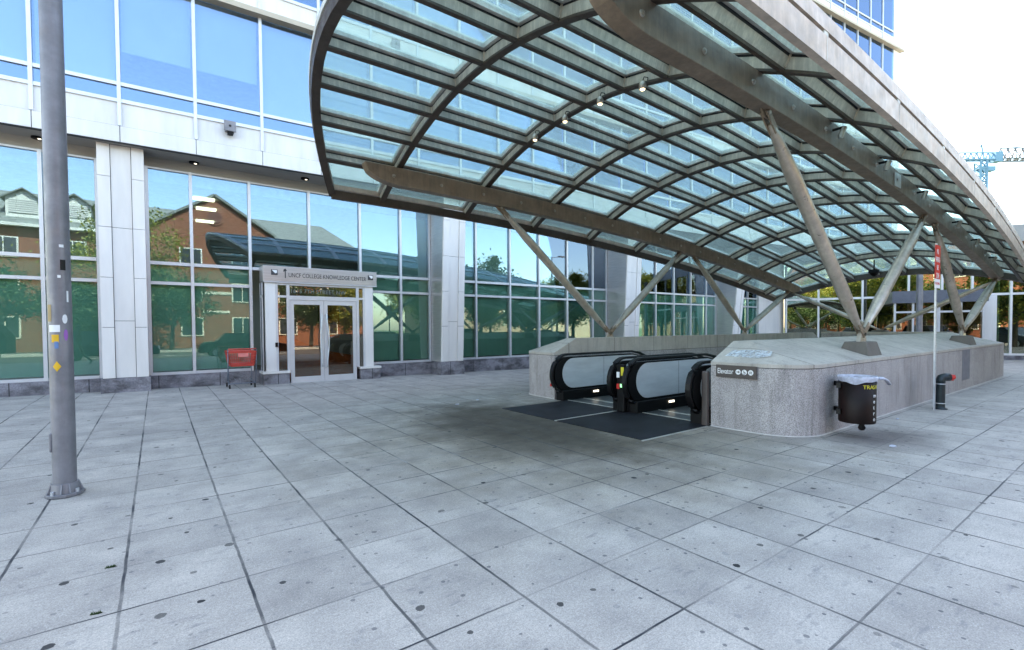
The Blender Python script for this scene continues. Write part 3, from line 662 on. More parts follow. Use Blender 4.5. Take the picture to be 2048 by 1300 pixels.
# paint marks on the granite
pa = unp(1924, 715, 1, 2.82); pb = unp(1939, 715, 1, 2.82)
MB().box(pa.x, 2.812, .22, pb.x, 2.818, .97).build('paint_patch', simple('grey_paint_patch', (.17, .17, .20), .7), near)
t = NT('white_scratch_paint'); t.base((.60, .64, .68), .8); t.L(t.ramp(t.noise(14, 5, .7), .38, .62), t.b.inputs['Alpha'])
b = MB(); 
def ctop(x, y): return .985+(1.285-.985)*max(0, min(1, (x-6.78)/.64))
q = [(6.95, 3.98), (6.93, 3.5), (7.0, 3.33), (7.12, 3.36), (7.15, 3.55), (7.13, 3.95)]
b.prism([(x, y, ctop(x, y)+.004) for x, y in q], (0, 0, .003)); b.build('scratch_paint', t.m, near)

# ---------------------------------------------------------------- escalator pit
pit = thing('escalator_pit', 'deep pit lined in grey concrete under the canopy', 'pit', (13, 5.9, -1))
b = MB(); b.box(6.9, 4.0, -9, 20.1, 4.107, -.21); b.box(6.9, 7.703, -9, 20.1, 7.8, -.21); b.box(20.06, 4.107, -9, 20.2, 7.703, -.31); b.build('lining', MAT['far'], pit)
b = MB(); b.box(6.9, 4.108, -9.1, 20.06, 7.702, -9); b.build('pit_floor', MAT['far'], pit)
b = MB(); b.box(6.9, 4.108, -.6, 7.55, 7.702, -.06); b.build('landing_slab', MAT['seal'], pit)
fp = thing('floor_plate', 'two dark ribbed metal floor plates before the escalators', 'floor plate', (6, 5.9, 0))
for y0, y1 in ((4.13, 5.85), (5.90, 7.40)): MB().box(5.2, y0, -.02, 6.86, y1, .008).build('plate', MAT['plate'], fp)
b = MB(); b.box(5.18, 5.855, -.02, 6.86, 5.895, .011); b.box(6.862, 4.13, -.05, 6.90, 7.40, .012); b.box(5.16, 4.10, -.02, 6.7, 4.125, .010); b.build('trim_strip', MAT['strip'], fp)
slope = math.tan(R(30))
def esc(name, label, y0, y1):
    t_ = thing(name, label, 'escalator', (8, (y0+y1)/2, 0), 'escalators side by side under the canopy')
    b = MB(); b.box(6.905, y0+.16, -.055, 7.30, y1-.16, .006); b.build('landing_plate', MAT['step'], t_)
    MB().box(7.31, y0+.16, -.054, 7.36, y1-.16, .010).build('comb', MAT['strip'], t_)
    b = MB(); x, z = 7.37, -.002
    for i in range(34):
        d = .4; dz = 0 if i < 2 else (.1 if i == 2 else .231); b.box(x, y0+.16, z-.3, x+d-.004, y1-.16, z); x += d; z -= dz
    b.build('steps', MAT['step'], t_)
    for yy, sgn in ((y0+.07, 1), (y1-.07, -1)):
        def prof(top, r_, x0, zlow):      # side outline: rounded nose, flat top, then falling at 30 degrees
            zc_ = top-r_; out = []
            for i in range(15): a = R(270-180*i/14); out.append((x0+r_+r_*math.cos(a), zc_+r_*math.sin(a)))
            out += [(9.0, top), (9.3, top-.05), (9.6, top-.16), (19.5, top-.16-9.9*slope)]
            return out
        up_ = prof(.955, .41, 6.52, 0)
        low = [(19.5, -.25-9.9*slope), (9.6, -.25), (9.2, -.1), (8.6, -.04), (6.75, -.04)]
        body = [(x, yy-.045, z) for x, z in prof(.90, .36, 6.57, 0)]+[(x, yy-.045, z) for x, z in low]
        bl = MB().prism(body, (0, .09, 0)).build('balustrade', MAT['blackm'], t_)
        pr_ = prof(.875, .315, 6.78, .2); pr_ = pr_[:15]+[(9.0, .875), (9.3, .825), (9.6, .715), (19.4, .715-9.8*slope), (19.4, .33-9.8*slope), (9.5, .33), (9.1, .28), (8.6, .245)]
        for s2 in (-1, 1):
            MB().prism([(x, yy+s2*.0455-(.004 if s2 < 0 else 0), z) for x, z in pr_], (0, .004, 0)).build('steel_panel', MAT['steel'], bl)
        j = MB(); j.box(8.02, yy-.051, .25, 8.026, yy+.051, .873); j.build('panel_seam', MAT['seal'], bl)
        pts = [(x, yy, z) for x, z in up_]; pts = [(7.3, yy, .135)]+pts
        sec = [(-.042, -.02), (.042, -.02), (.048, .0), (.04, .022), (-.04, .022), (-.048, .0)]
        b = MB(); b.sweep(pts, [Vector((7.0-p[0], 0, p[2]-.55)).normalized() if p[0] < 7.0 and True else Vector((0, 0, 1)) if p[2] > .4 or p[0] > 9.1 else Vector((0, 0, -1)) for p in pts], sec); b.build('handrail', MAT['black'], t_)
        b = MB(); b.box(6.74, yy-.11, -.03, 9.0, yy+.11, .205); b.hexa([(9.0, yy-.12, -.2), (19.4, yy-.12, -.2-10.4*slope), (19.4, yy+.12, -.2-10.4*slope), (9.0, yy+.12, -.2), (9.0, yy-.12, .215), (19.4, yy-.12, .215-10.2*slope), (19.4, yy+.12, .215-10.2*slope), (9.0, yy+.12, .215)])
        b.build('skirt', MAT['blackm'], t_, .012)
        if sgn == -1:
            MB().box(7.62, yy-.1255, .115, 7.78, yy-.1205, .150).build('marker_light', MAT['led'], t_)
    return t_
e1 = esc('escalator', 'farther escalator with steel side panels beside the building side parapet', 5.86, 7.57)
e2 = esc('escalator', 'nearer escalator with steel side panels beside the elevator sign wall', 4.26, 5.65)
nb = MB(); nb.box(6.72, 5.66, -.03, 9.0, 5.85, .5); nb.build('centre_deck', MAT['blackm'], e1, .02)
for (y, z, hh_, m_) in ((5.70, .66, .15, 'yellow'), (5.80, .62, .10, 'wtext'), (5.72, .45, .06, None), (5.80, .42, .09, 'red')):
    mm = MAT[m_] if m_ else emit('green_arrow_light', (.1, .9, .2), .25)
    MB().box(6.605, y-.035, z, 6.612, y+.03, z+hh_).build('notice', mm, e1)
nb = MB(); nb.box(6.613, 5.665, .0, 6.70, 5.845, .86); nb.build('newel_cabinet', MAT['blackm'], e1, .03)
nb = MB(); nb.box(6.72, 4.13, -.02, 6.80, 4.24, .84); nb.build('newel_cabinet', MAT['signb'], e2, .03)
MB().box(6.56, 7.56, .30, 6.585, 7.60, .36).build('emergency_button', MAT['red'], e1)

# ---------------------------------------------------------------- canopy
YC, CA = 5.976, .0737
def S(X, Y): return 5.233+.0304*X-.00483*X*X-CA*(Y-YC)**2
def N(X, Y): return Vector((-(.0304-.00966*X), 2*CA*(Y-YC), 1)).normalized()
RX = [3.87+2.045*k for k in range(9)]
PY = [9.874-.8008*m for m in range(11)]
def XE0(Y): return 1.80+.070*(Y-YC)**2
def XE1(Y): return 22.75-.100*(Y-YC)**2
can = thing('metro_canopy', 'large arched glass canopy on slanted tubular struts over the escalators', 'canopy', (12, 6, 1.2))
H_ = .165
PY[9] += .035
def secr(wd_, z0, z1): return [(-wd_/2, z0), (wd_/2, z0), (wd_/2, z1), (-wd_/2, z1)]
def isec(wd_, z0, z1, web=.05, fl=.03): return [(-wd_/2, z0), (wd_/2, z0), (wd_/2, z0+fl), (web/2, z0+fl), (web/2, z1), (-web/2, z1), (-web/2, z0+fl), (-wd_/2, z0+fl)]
def YE(x): return 1.866+.0013*max(0, x-2)**2      # the near edge bows inwards along its length
def ribpath(fx, n=24, y0=None, y1=PY[0]):
    y0 = YE(fx(2.2))+.15
    ys_ = [y0+(y1-y0)*i/n for i in range(n+1)]; return [Vector((fx(y), y, S(fx(y), y))) for y in ys_], [N(fx(y), y) for y in ys_]
RIBF = [XE0]+[(lambda y, x=x: x) for x in RX]+[XE1]
for k, fx in enumerate(RIBF):
    p, u_ = ribpath(fx); end = k in (0, len(RIBF)-1)
    rb = (MB().sweep(p, u_, secr(.13, 0, H_+.02)) if end else MB().sweep(p, u_, isec(.11, 0, H_, .07)).two(8)).build('rib', [MAT['bronze'], MAT['web']], can)
    MB().sweep(p, u_, secr(.045, H_+.002, H_+.032)).build('gasket', MAT['seal'], rb)
    MB().sweep(p, u_, secr(.16, H_+.033, H_+.115)).build('glazing_bar', MAT['glazbar'], rb)
for m in range(1, 10):
    y = PY[m]; x0, x1 = XE0(y)+.05, XE1(y)-.05; n = 22
    p = [Vector((x0+(x1-x0)*i/n, y, S(x0+(x1-x0)*i/n, y)+.004)) for i in range(n+1)]; u_ = [N(q.x, y) for q in p]
    pm = MB().sweep(p, u_, isec(.09, 0, H_-.008, .06)).two(8); pm.mi = 2     # with the pale welds where ribs cross
    for x in RX:
        q = Vector((x, y, S(x, y))); n_ = N(x, y)
        for sx, sy in ((-1, -1), (-1, 1), (1, -1), (1, 1)): pm.obox(q+Vector((sx*.044, sy*.036, 0))+n_*.105, (.010, 0, 0), (0, .010, 0), n_*.07)
    pr_ = pm.build('purlin', [MAT['bronze'], MAT['web'], MAT['fascia']], can)
    MB().sweep(p, u_, secr(.04, H_-.004, H_+.026)).build('gasket', MAT['seal'], pr_)
    MB().sweep(p, u_, secr(.16, H_+.030, H_+.110)).build('glazing_bar', MAT['glazbar'], pr_)
def edge(yf, n=34):
    x0, x1 = XE0(yf(0))-.02, XE1(yf(20))+.02
    return [Vector((x, yf(x), S(x, yf(x)))) for x in [x0+(x1-x0)*i/n for i in range(n+1)]]
p = edge(lambda x: PY[0]); up = [Vector((0, 0, 1))]*len(p)
MB().sweep(p, up, secr(.08, -.05, .12)).build('edge_beam', MAT['bronze'], can)
MB().sweep([q+Vector((0, .05, 0)) for q in p], up, secr(.06, .16, .25)).build('edge_gutter', MAT['fascia'], can)
p = edge(YE)
MB().sweep(p, up, secr(.07, -.15, .075)).build('edge_beam', MAT['fascia'], can)
MB().sweep([q+Vector((0, .02, 0)) for q in p], up, secr(.04, .075, .117)).build('edge_gap', MAT['seal'], can)
MB().sweep(p, up, [(-.05, .117), (.035, .117), (.02, .28), (-.05, .30)]).build('edge_gutter', MAT['fascia'], can)
for i, x in enumerate(RX):
    xx = x+1.0; y = YE(xx); b = MB()
    b.box(xx-.004, y-.038, S(xx, y)-.15, xx+.004, y-.032, S(xx, y)+.075); b.box(xx-.045, y-.03, S(xx, y)+.075, xx+.045, y, S(xx, y)+.117)
    b.build('edge_bracket', MAT['glazbar'], can)
# glass panels
zt_ = H_+.09
for k in range(len(RIBF)-1):
    for m in range(10):
        y0, y1 = PY[m], (PY[m+1] if m < 9 else YE((RIBF[k](2)+RIBF[k+1](2))/2)+.12); vs = []; fa, fb = RIBF[k], RIBF[k+1]
        for dz in (0, .012):
            for fx, y in ((fa, y0), (fb, y0), (fb, y1), (fa, y1)):
                e_ = .03 if fx is fa else -.03; ey = -.03 if y == y0 else .03
                x = fx(y)+e_; q = Vector((x, y+ey, S(x, y+ey)))+N(x, y)*(zt_+dz); vs.append(q)
        # slight curve in y: split once
        MB().hexa([vs[3], vs[2], vs[1], vs[0], vs[7], vs[6], vs[5], vs[4]]).build('glass_panel', MAT['cglass'], can)
# girders
def girder(y, dx0, x1):
    n = 30; x0 = dx0; pts = [x0+.75*i/12 for i in range(12)]+[x0+.75+(x1-.5-x0-.75)*i/n for i in range(n+1)]+[x1-.25, x1]; n = len(pts)-1
    b = MB(); vs = []; wd_ = .20
    for i, x in enumerate(pts):
        zt = S(x, y)-.035; h = .34
        e = (x-x0)/.75
        if e < 1: h = .03+(.34-.03)*math.sqrt(max(0, 1-(1-e)**2.0))
        e2 = (x1-x)/.5
        if e2 < 1: h = min(h, .16+(.34-.16)*e2)
        vs += [(x, y-wd_/2, zt-h), (x, y+wd_/2, zt-h), (x, y+wd_/2, zt), (x, y-wd_/2, zt)]
    fs = [(i*4+j, i*4+(j+1) % 4, (i+1)*4+(j+1) % 4, (i+1)*4+j) for i in range(n) for j in range(4)]+[(3, 2, 1, 0), (n*4, n*4+1, n*4+2, n*4+3)]
    g = b.add(vs, fs).build('girder', MAT['girder'], can, .008)
    for x in [x0+.55+1.02*i for i in range(int((x1-x0-.6)/1.02))]:
        zc_ = S(x, y)-.21
        b = MB()
        for sgn in (-1, 1): b.tube((x, y+sgn*.1, zc_), (x, y+sgn*.112, zc_), .035, .032, 14); b.tube((x, y+sgn*.113, zc_), (x, y+sgn*.125, zc_), .016, .016, 8)
        b.build('bolt', MAT['strut'], g)
    return g
g1 = girder(8.90, 3.15, 20.9); g2 = girder(3.05, 3.15, 20.6)
# struts
def strut(a, c, rad):
    a, c = Vector(a), Vector(c); t_ = (c-a).normalized(); L = (c-a).length
    b = MB(); pa_, pb_ = a+t_*.34, c-t_*.34
    b.tube(a+t_*.16, pa_, rad*.38, rad*.62, 14); b.tube(pa_, a+t_*.95, rad*.62, rad, 18, False); b.tube(a+t_*.95, c-t_*.95, rad, rad, 18, False); b.tube(c-t_*.95, pb_, rad, rad*.62, 18, False); b.tube(pb_, c-t_*.16, rad*.62, rad*.38, 14)
    s_ = b.build('strut', MAT['strut'], can)
    side = Vector((0, 1, 0))
    for end, tt in ((a, t_), (c, -t_)):
        for sg in (-1, 1): MB().obox(end+tt*.12+side*sg*.035, tt*.17, side*.009, tt.cross(side).normalized()*.045).build('fork_plate', MAT['girder'], s_)
        MB().tube(end-side*.06, end+side*.06, .028, .028, 12).build('pin', MAT['strut'], s_)
    return s_
FZ = 1.37
for yg, yf in ((3.05, 3.10), (8.90, 8.80)):
    for xf, ta, tb_ in ((9.70, 6.25, 12.95), (16.6, 13.75, 20.1)):
        for xt in (ta, tb_):
            strut((xf, yf, FZ), (xt, yg, S(xt, yg)-.40), .095)
            MB().prism([(xt-.13, yg-.012, S(xt, yg)-.372), (xt+.13, yg-.012, S(xt, yg)-.372), (xt+.05, yg-.012, S(xt, yg)-.46), (xt-.05, yg-.012, S(xt, yg)-.46)], (0, .024, 0)).build('gusset', MAT['girder'], can)
        b = MB(); b.prism([(xf-.15, yf-.03, 1.24), (xf+.15, yf-.03, 1.24), (xf+.06, yf-.03, 1.43), (xf-.06, yf-.03, 1.43)], (0, .06, 0)); b.build('foot_lug', MAT['strut'], can)
        b = MB(); sg = 1 if yf < 6 else -1
        z0 = .94; b.hexa([(xf-.33, yf-.22, z0+.02), (xf+.33, yf-.22, z0+.02), (xf+.33, yf+.27, z0+.02), (xf-.33, yf+.27, z0+.02), (xf-.25, yf-.15, 1.245), (xf+.25, yf-.15, 1.245), (xf+.25, yf+.17, 1.245), (xf-.25, yf+.17, 1.245)])
        b.build('pedestal', MAT['pedestal'], can, .015)
for yg in (3.05, 8.90): strut((20.35, 5.95, 1.36), (20.35, yg, S(20.35, yg)-.36), .075)
MB().box(20.15, 5.75, 1.301, 20.6, 6.15, 1.36).build('pedestal', MAT['pedestal'], can, .01)
# warm lamps clipped to the second rib, spotlights on the near girder, dome camera
for (px, py) in ((1070, 275), (1130, 238), (1200, 202), (1285, 172)):
    q = unp(px, py, 0, RX[1]-.12)
    l_ = MB(); l_.lathe([(.012, -.05), (.045, -.045), (.055, 0), (.045, .045), (.02, .07)], tuple(q), 14); ho = l_.build('spotlight', MAT['strut'], can)
    MB().lathe([(.0, -.062), (.030, -.058), (.036, -.048)], tuple(q), 14, False).build('bulb', MAT['lampy'], ho)
    MB().ptube([(q.x, q.y, q.z+.07), (q.x, q.y-.03, q.z+.12), (q.x+.06, q.y-.05, q.z+.12), (q.x+.09, q.y-.02, q.z+.10)], .007, 6).build('arm', MAT['blackm'], ho)
for x in (8.0, 9.9, 12.0, 14.6, 16.4, 18.4):
    z = S(x, 3.05)-.20; l_ = MB(); l_.tube((x, 2.84, z-.10), (x+.02, 2.80, z+.04), .038, .038, 14); ho = l_.build('spotlight', MAT['strut'], can)
    MB().tube((x-.001, 2.8425, z-.112), (x, 2.84, z-.101), .032, .032, 12).build('lens', MAT['strip'], ho)
    MB().tube((x, 2.94, z+.03), (x, 2.82, z+.03), .02, .02, 8).build('arm', MAT['blackm'], ho)
MB().box(10.72, 2.938, S(10.9, 3.05)-.33, 11.05, 2.949, S(10.9, 3.05)-.09).build('notice_plate', MAT['glazbar'], can)
q = unp(1748, 546, 0, 18.6)
dc = MB(); dc.lathe([(.02, .42), (.02, .12), (.14, .10), (.15, 0)], tuple(q), 16); dc = dc.build('dome_camera', MAT['blackm'], can)
MB().lathe([(.12, 0), (.10, -.06), (.05, -.1), (.0, -.11)], (q.x, q.y, q.z-.002), 16).build('dome', MAT['black'], dc)

# ---------------------------------------------------------------- street furniture
PX, PYY = -.715, 6.02
pl_ = thing('lamp_post', 'tall grey round lamp post with stickers on a flanged base', 'lamp post', (PX, PYY, 0))
b = MB(); b.lathe([(.086, .02), (.084, 3.0), (.079, 6.0), (.07, 9.0)], (PX, PYY, 0), 32); b.build('shaft', MAT['pole'], pl_)
b = MB()
for i in range(12): pass
b.prism([(PX+.140*math.cos(R(a)), PYY+.140*math.sin(R(a)), .004) for a in (8, 38, 60, 98, 128, 150, 188, 218, 240, 278, 308, 330)], (0, 0, .03))
b.lathe([(.112, .034), (.10, .12)], (PX, PYY, 0), 24)
for a in (20, 80, 110, 170, 200, 260, 290, 350): c_, s_ = math.cos(R(a)), math.sin(R(a)); b.prism([(PX+.09*c_, PYY+.09*s_, .035), (PX+.132*c_, PYY+.132*s_, .035), (PX+.10*c_, PYY+.10*s_, .125)], (-s_*.012, c_*.012, 0))
b.build('base', MAT['pole'], pl_, .004)
b = MB()
for a in (50, 140, 230, 320): b.tube((PX+.118*math.cos(R(a)), PYY+.118*math.sin(R(a)), .03), (PX+.118*math.cos(R(a)), PYY+.118*math.sin(R(a)), .065), .016, .016, 6)
b.build('bolt', MAT['galv'], pl_)
b = MB(); b.obox((PX-.083, PYY-.01, .50), (.012, 0, 0), (0, .032, 0), (0, 0, .085)); b.build('hand_hole_cover', MAT['pole'], pl_, .01)
for sg in (-1, 1):
    b = MB(); b.tube((PX, PYY, 8.85), (PX+sg*1.6, PYY, 9.1), .035, .03, 10); a_ = b.build('arm', MAT['pole'], pl_)
    MB().box(PX+min(sg*1.2, sg*2.0), PYY-.16, 9.06, PX+max(sg*1.2, sg*2.0), PYY+.16, 9.16).build('lamp_head', MAT['pole'], a_, .03)
def sticker(px, py, wpx, hpx, m, shape='box'):
    # sticker wrapped on the shaft: choose the angle from where it sits on the post
    z = unp(px, py, 1, PYY-.08).z; xc = unp(px, py, 1, PYY-.08).x
    off = max(-.95, min(.95, (xc-PX)/.085)); a0 = math.asin(off); da = wpx/27; dz = hpx/964*6.1/2; b = MB(); n_ = 8; vs = []
    base_ = R(-90)-0.117+a0
    for i in range(n_+1):
        f_ = i/n_*2-1; a = base_+da*f_/2; k = 1
        if shape == 'round': k = math.sqrt(max(0, 1-f_*f_))
        if shape == 'diamond': k = 1-abs(f_)
        for s2 in (-1, 1): vs.append((PX+.0868*math.cos(a), PYY+.0868*math.sin(a), z+s2*dz*k))
    b.add(vs, [(2*i, 2*i+2, 2*i+3, 2*i+1) for i in range(n_)]); b.build('sticker', m, pl_)
ylw = simple('yellow_sticker', (.75, .42, .02), .5); pur = simple('purple_marker', (.35, .12, .45), .6); tan = simple('tan_sticker', (.35, .25, .12), .7)
sticker(113, 677, 17, 11, ylw); sticker(117, 733, 19, 15, ylw, 'diamond'); sticker(111, 657, 26, 10, MAT['wtext']); sticker(132, 638, 12, 13, MAT['wtext'], 'round')
sticker(100, 626, 12, 24, tan); sticker(128, 530, 12, 15, MAT['black']); sticker(125, 492, 10, 4, MAT['wtext']); sticker(134, 670, 10, 16, pur, 'round'); sticker(116, 690, 9, 10, simple('blue_sticker', (.1, .2, .4), .6)); sticker(136, 593, 5, 16, MAT['wtext']); sticker(121, 553, 7, 4, MAT['wtext'])

# litter bin hung on the parapet
TX, TY = 7.69, 2.50
tb = thing('litter_bin', 'round dark brown litter bin with white bag hung on the granite corner', 'bin', (TX, TY, .2))
b = MB(); b.lathe([(.208, .20), (.214, .22), (.214, .80), (.208, .80), (.205, .3), (.0, .29)], (TX, TY, 0), 36, False); b.add([(TX+.208*math.cos(2*math.pi*i/36), TY+.208*math.sin(2*math.pi*i/36), .201) for i in range(36)], [tuple(range(36))[::-1]]); b.build('drum', MAT['brown'], tb)
MB().lathe([(.199, .735), (.19, .5), (.0, .48)], (TX, TY, 0), 30, False).build('shaded_bag_inside', simple('blue_grey_bag_shade', (.08, .09, .15), .6), tb)  # inside of the bag, its deep shade put in as dark blue-grey colour
random.seed(3)
b = MB(); seg = 48; vs = []; prof = [(.219, .752), (.222, .775), (.229, .80), (.230, .826), (.222, .832), (.212, .82), (.203, .76), (.200, .74)]
for k, (r_, z) in enumerate(prof):
    for i in range(seg):
        a = 2*math.pi*i/seg; rr_ = r_+.004*math.sin(a*9+k)+.003*math.sin(a*17); zz = z+(.018*math.sin(a*3+1)+.008*math.sin(a*7) if k == 0 else 0); vs.append((TX+rr_*math.cos(a), TY+rr_*math.sin(a), zz))
b.smooth = True; b.add(vs, [(k*seg+i, k*seg+(i+1) % seg, (k+1)*seg+(i+1) % seg, (k+1)*seg+i) for k in range(len(prof)-1) for i in range(seg)]); b.smooth = False; bag = b.build('bin_bag', MAT['bag'], tb)
b = MB(); p = [(TX+.13, TY-.19, .80), (TX+.24, TY-.22, .795), (TX+.32, TY-.24, .765), (TX+.38, TY-.25, .71)]
b.smooth = True; b.sweep(p, [Vector((0, -.3, 1))]*4, [(.035*math.cos(a), .018*math.sin(a)) for a in [k*math.pi/4 for k in range(8)]]); b.smooth = False; b.build('bag_tail', MAT['bag'], bag)
b = MB(); b.lathe([(.0, .10), (.03, .11), (.045, .14), (.03, .18), (.05, .2)], (TX-.07, TY-.08, 0), 14, False); b.build('lock', MAT['black'], tb)
for z in (.34, .70): MB().bar((7.49, 2.655, z), (7.68, 2.68, z), .05, .07).bar((7.66, 2.68, z+.001), (7.86, 2.86, z+.001), .05, .06).build('bracket', MAT['black'], tb)
# curved lettering on the drum
def drumtext(s_, size, adeg, z, m, vert=False):
    for i, ch in enumerate(s_):
        a = R(adeg+(0 if vert else i*size*.62/.215*57.3)); zz = z-(i*size*1.05 if vert else 0)
        pos_ = (TX+.2150*math.cos(a)+.02*math.sin(a), TY+.2150*math.sin(a)-.02*math.cos(a), zz)
        text('lettering', ch, size, pos_, (-math.sin(a), math.cos(a), 0), (0, 0, 1), m, tb, ext=.001)
va = math.degrees(math.atan2(-TY, -TX))      # direction from the bin towards the eye
drumtext('TRASH', .072, va+22, .672, MAT['yellow'])
drumtext('metro', .075, va+60, .56, MAT['wtext'], True)

# sign post and standpipe
q = unp(1868, 820, 2, 0)
sp_ = thing('sign_post', 'thin pale sign post with a narrow red and white sign by the granite wall', 'sign post', (q.x, q.y, 0))
b = MB(); b.obox((q.x, q.y, 1.48), (.03, 0, 0), (0, .012, 0), (0, 0, 1.48)); b.build('post', MAT['galv'], sp_)
b = MB()
for i in range(28): b.tube((q.x-.001, q.y-.0125, .15+i*.1), (q.x-.001, q.y-.0132, .15+i*.1), .006, .006, 6)
b.build('post_holes', MAT['black'], sp_)
zt1 = unp(1862, 487, 1, q.y).z; zm = unp(1862, 556, 1, q.y).z; zb1 = unp(1862, 575, 1, q.y).z
MB().box(q.x-.165, q.y-.022, zm, q.x+.165, q.y-.017, zt1).build('red_sign', MAT['red'], sp_)
MB().box(q.x-.165, q.y-.022, zb1, q.x+.165, q.y-.017, zm-.003).build('white_sign', MAT['wtext'], sp_)
for i, s_ in enumerate(('NO', 'PARKING', 'BUS', 'ZONE')): text('wording', s_, .13, (q.x, q.y-.023, zt1-.16-.14*i), (1, 0, 0), (0, 0, 1), MAT['wtext'], sp_, 'CENTER', .0006, .5)
text('wording', 'NO STOPPING', .06, (q.x, q.y-.023, (zm+zb1)/2-.02), (1, 0, 0), (0, 0, 1), MAT['red'], sp_, 'CENTER', .0006, .7)
q = unp(1880, 818, 2, 0)
sp2 = thing('standpipe', 'dark green standpipe with a bright red capped outlet beside the sign post', 'standpipe', (q.x, q.y, 0))
b = MB(); b.lathe([(.105, .0), (.105, .018), (.074, .02), (.07, .05), (.07, .47)], (q.x, q.y, 0), 24); b.build('pipe', MAT['pipe'], sp2)
dx = Vector((rr.x, rr.y, 0)).normalized()
b = MB(); b.ptube([(q.x, q.y, .471), (q.x, q.y, .52), (q.x+dx.x*.02, q.y+dx.y*.02, .56), (q.x+dx.x*.07, q.y+dx.y*.07, .575), (q.x+dx.x*.15, q.y+dx.y*.15, .575)], .072, 14); el = b.build('elbow', MAT['pipe'], sp2)
a_ = Vector((q.x, q.y, .575))
b = MB(); b.tube(a_+dx*.14, a_+dx*.165, .055, .055, 16); b.tube(a_+dx*.166, a_+dx*.24, .050, .044, 16); b.tube(a_+dx*.241, a_+dx*.255, .03, .03, 6)
for k in range(3):
    an = R(120*k+20); o_ = Vector((-dx.y*math.cos(an), dx.x*math.cos(an), math.sin(an)))*.052; b.tube(a_+dx*.17+o_, a_+dx*.225+o_, .011, .011, 6)
b.build('red_cap', MAT['red'], sp2)
b = MB()
for z in (.10, .45): b.lathe([(.0715, z), (.0745, z+.003), (.0745, z+.012), (.0715, z+.015)], (q.x, q.y, 0), 24, False)
b.bar((q.x-dx.x*.09, q.y-dx.y*.09, .02), (q.x-dx.x*.09, q.y-dx.y*.09, .48), .01, .01, (1, 0, 0)); b.build('strap', MAT['galv'], sp2)

# shopping cart
CX, CYY = 1.70, 14.02; gz0 = gz(CX, CYY)
ct = thing('shopping_cart', 'red shopping cart standing by the glass left of the entrance', 'cart', (CX, CYY, gz0))
def cz(z): return gz0+z
wx, dy = .31, .42
fr_ = MB()
for sx in (-1, 1):
    fr_.ptube([(CX+sx*wx*.95, CYY-dy*.6, cz(.12)), (CX+sx*wx, CYY-dy*.75, cz(.58)), (CX+sx*wx, CYY-dy*.8, cz(.98))], .013, 8)
    fr_.ptube([(CX+sx*wx*.95, CYY-dy*.62, cz(.13)), (CX+sx*wx*.85, CYY+dy*.9, cz(.16))], .012, 8)
    fr_.ptube([(CX+sx*wx*.9, CYY+dy*.5, cz(.15)), (CX+sx*wx*.85, CYY+dy*.4, cz(.56))], .011, 8)
fr_.ptube([(CX-wx*.95, CYY-dy*.62, cz(.13)), (CX+wx*.95, CYY-dy*.62, cz(.13))], .011, 8)
for i in range(5): fr_.ptube([(CX+(-.8+.4*i)*wx, CYY-dy*.6, cz(.20)), (CX+(-.7+.35*i)*wx, CYY+dy*.85, cz(.20))], .005, 6)
fr_.build('frame', simple('cart_steel', (.16, .19, .24), .35, .5), ct)
bk = MB(); zt2, zb2 = .94, .56
def cpt(u, v, f): # u across -1..1, v depth -1..1, f height 0..1
    k = .82+.18*f; return (CX+u*wx*k, CYY+v*dy*(.80+.2*f)-.06*(1-f), cz(zb2+(zt2-zb2)*f))
for f0, f1 in ((0, .16), (.86, 1)):
    for (u0, v0, u1, v1) in ((-1, -1, 1, -1), (1, -1, 1, 1), (1, 1, -1, 1), (-1, 1, -1, -1)):
        o_ = Vector(((v1-v0), -(u1-u0), 0)).normalized()*.012
        a1, a2, a3, a4 = [Vector(cpt(*z_)) for z_ in ((u0, v0, f0), (u1, v1, f0), (u1, v1, f1), (u0, v0, f1))]
        bk.hexa([a1, a2, a2-o_, a1-o_, a4, a3, a3-o_, a4-o_])
for (u0, v0, u1, v1) in ((-1, -1, 1, -1), (1, -1, 1, 1), (1, 1, -1, 1), (-1, 1, -1, -1)):
    for i in range(13):
        f_ = i/12; u, v = u0+(u1-u0)*f_, v0+(v1-v0)*f_; bk.bar(cpt(u, v, .15), cpt(u, v, .87), .009, .009, (1, 0, 0))
    for f_ in (.33, .5, .68): bk.bar(cpt(u0, v0, f_), cpt(u1, v1, f_), .009, .010)
bk.add([cpt(-1, -1, 0), cpt(1, -1, 0), cpt(1, 1, 0), cpt(-1, 1, 0)], [(0, 1, 2, 3)])
bk.build('basket', MAT['redcart'], ct)
MB().ptube([(CX-wx, CYY-dy*.85, cz(.99)), (CX+wx, CYY-dy*.85, cz(.99))], .017, 10).build('push_bar', MAT['redcart'], ct)
MB().box(CX-.10, CYY-dy*1.02, cz(.80), CX+.12, CYY-dy*1.0, cz(.89)).build('seat_flap', simple('pink_label', (.75, .22, .2), .5), ct)
for sx in (-1, 1):
    for yy in (-.6, .85):
        b = MB(); x = CX+sx*wx*.9; y = CYY+yy*dy; b.tube((x-.015, y, cz(.055)), (x+.015, y, cz(.055)), .052, .052, 16); b.build('castor', MAT['black'], ct)
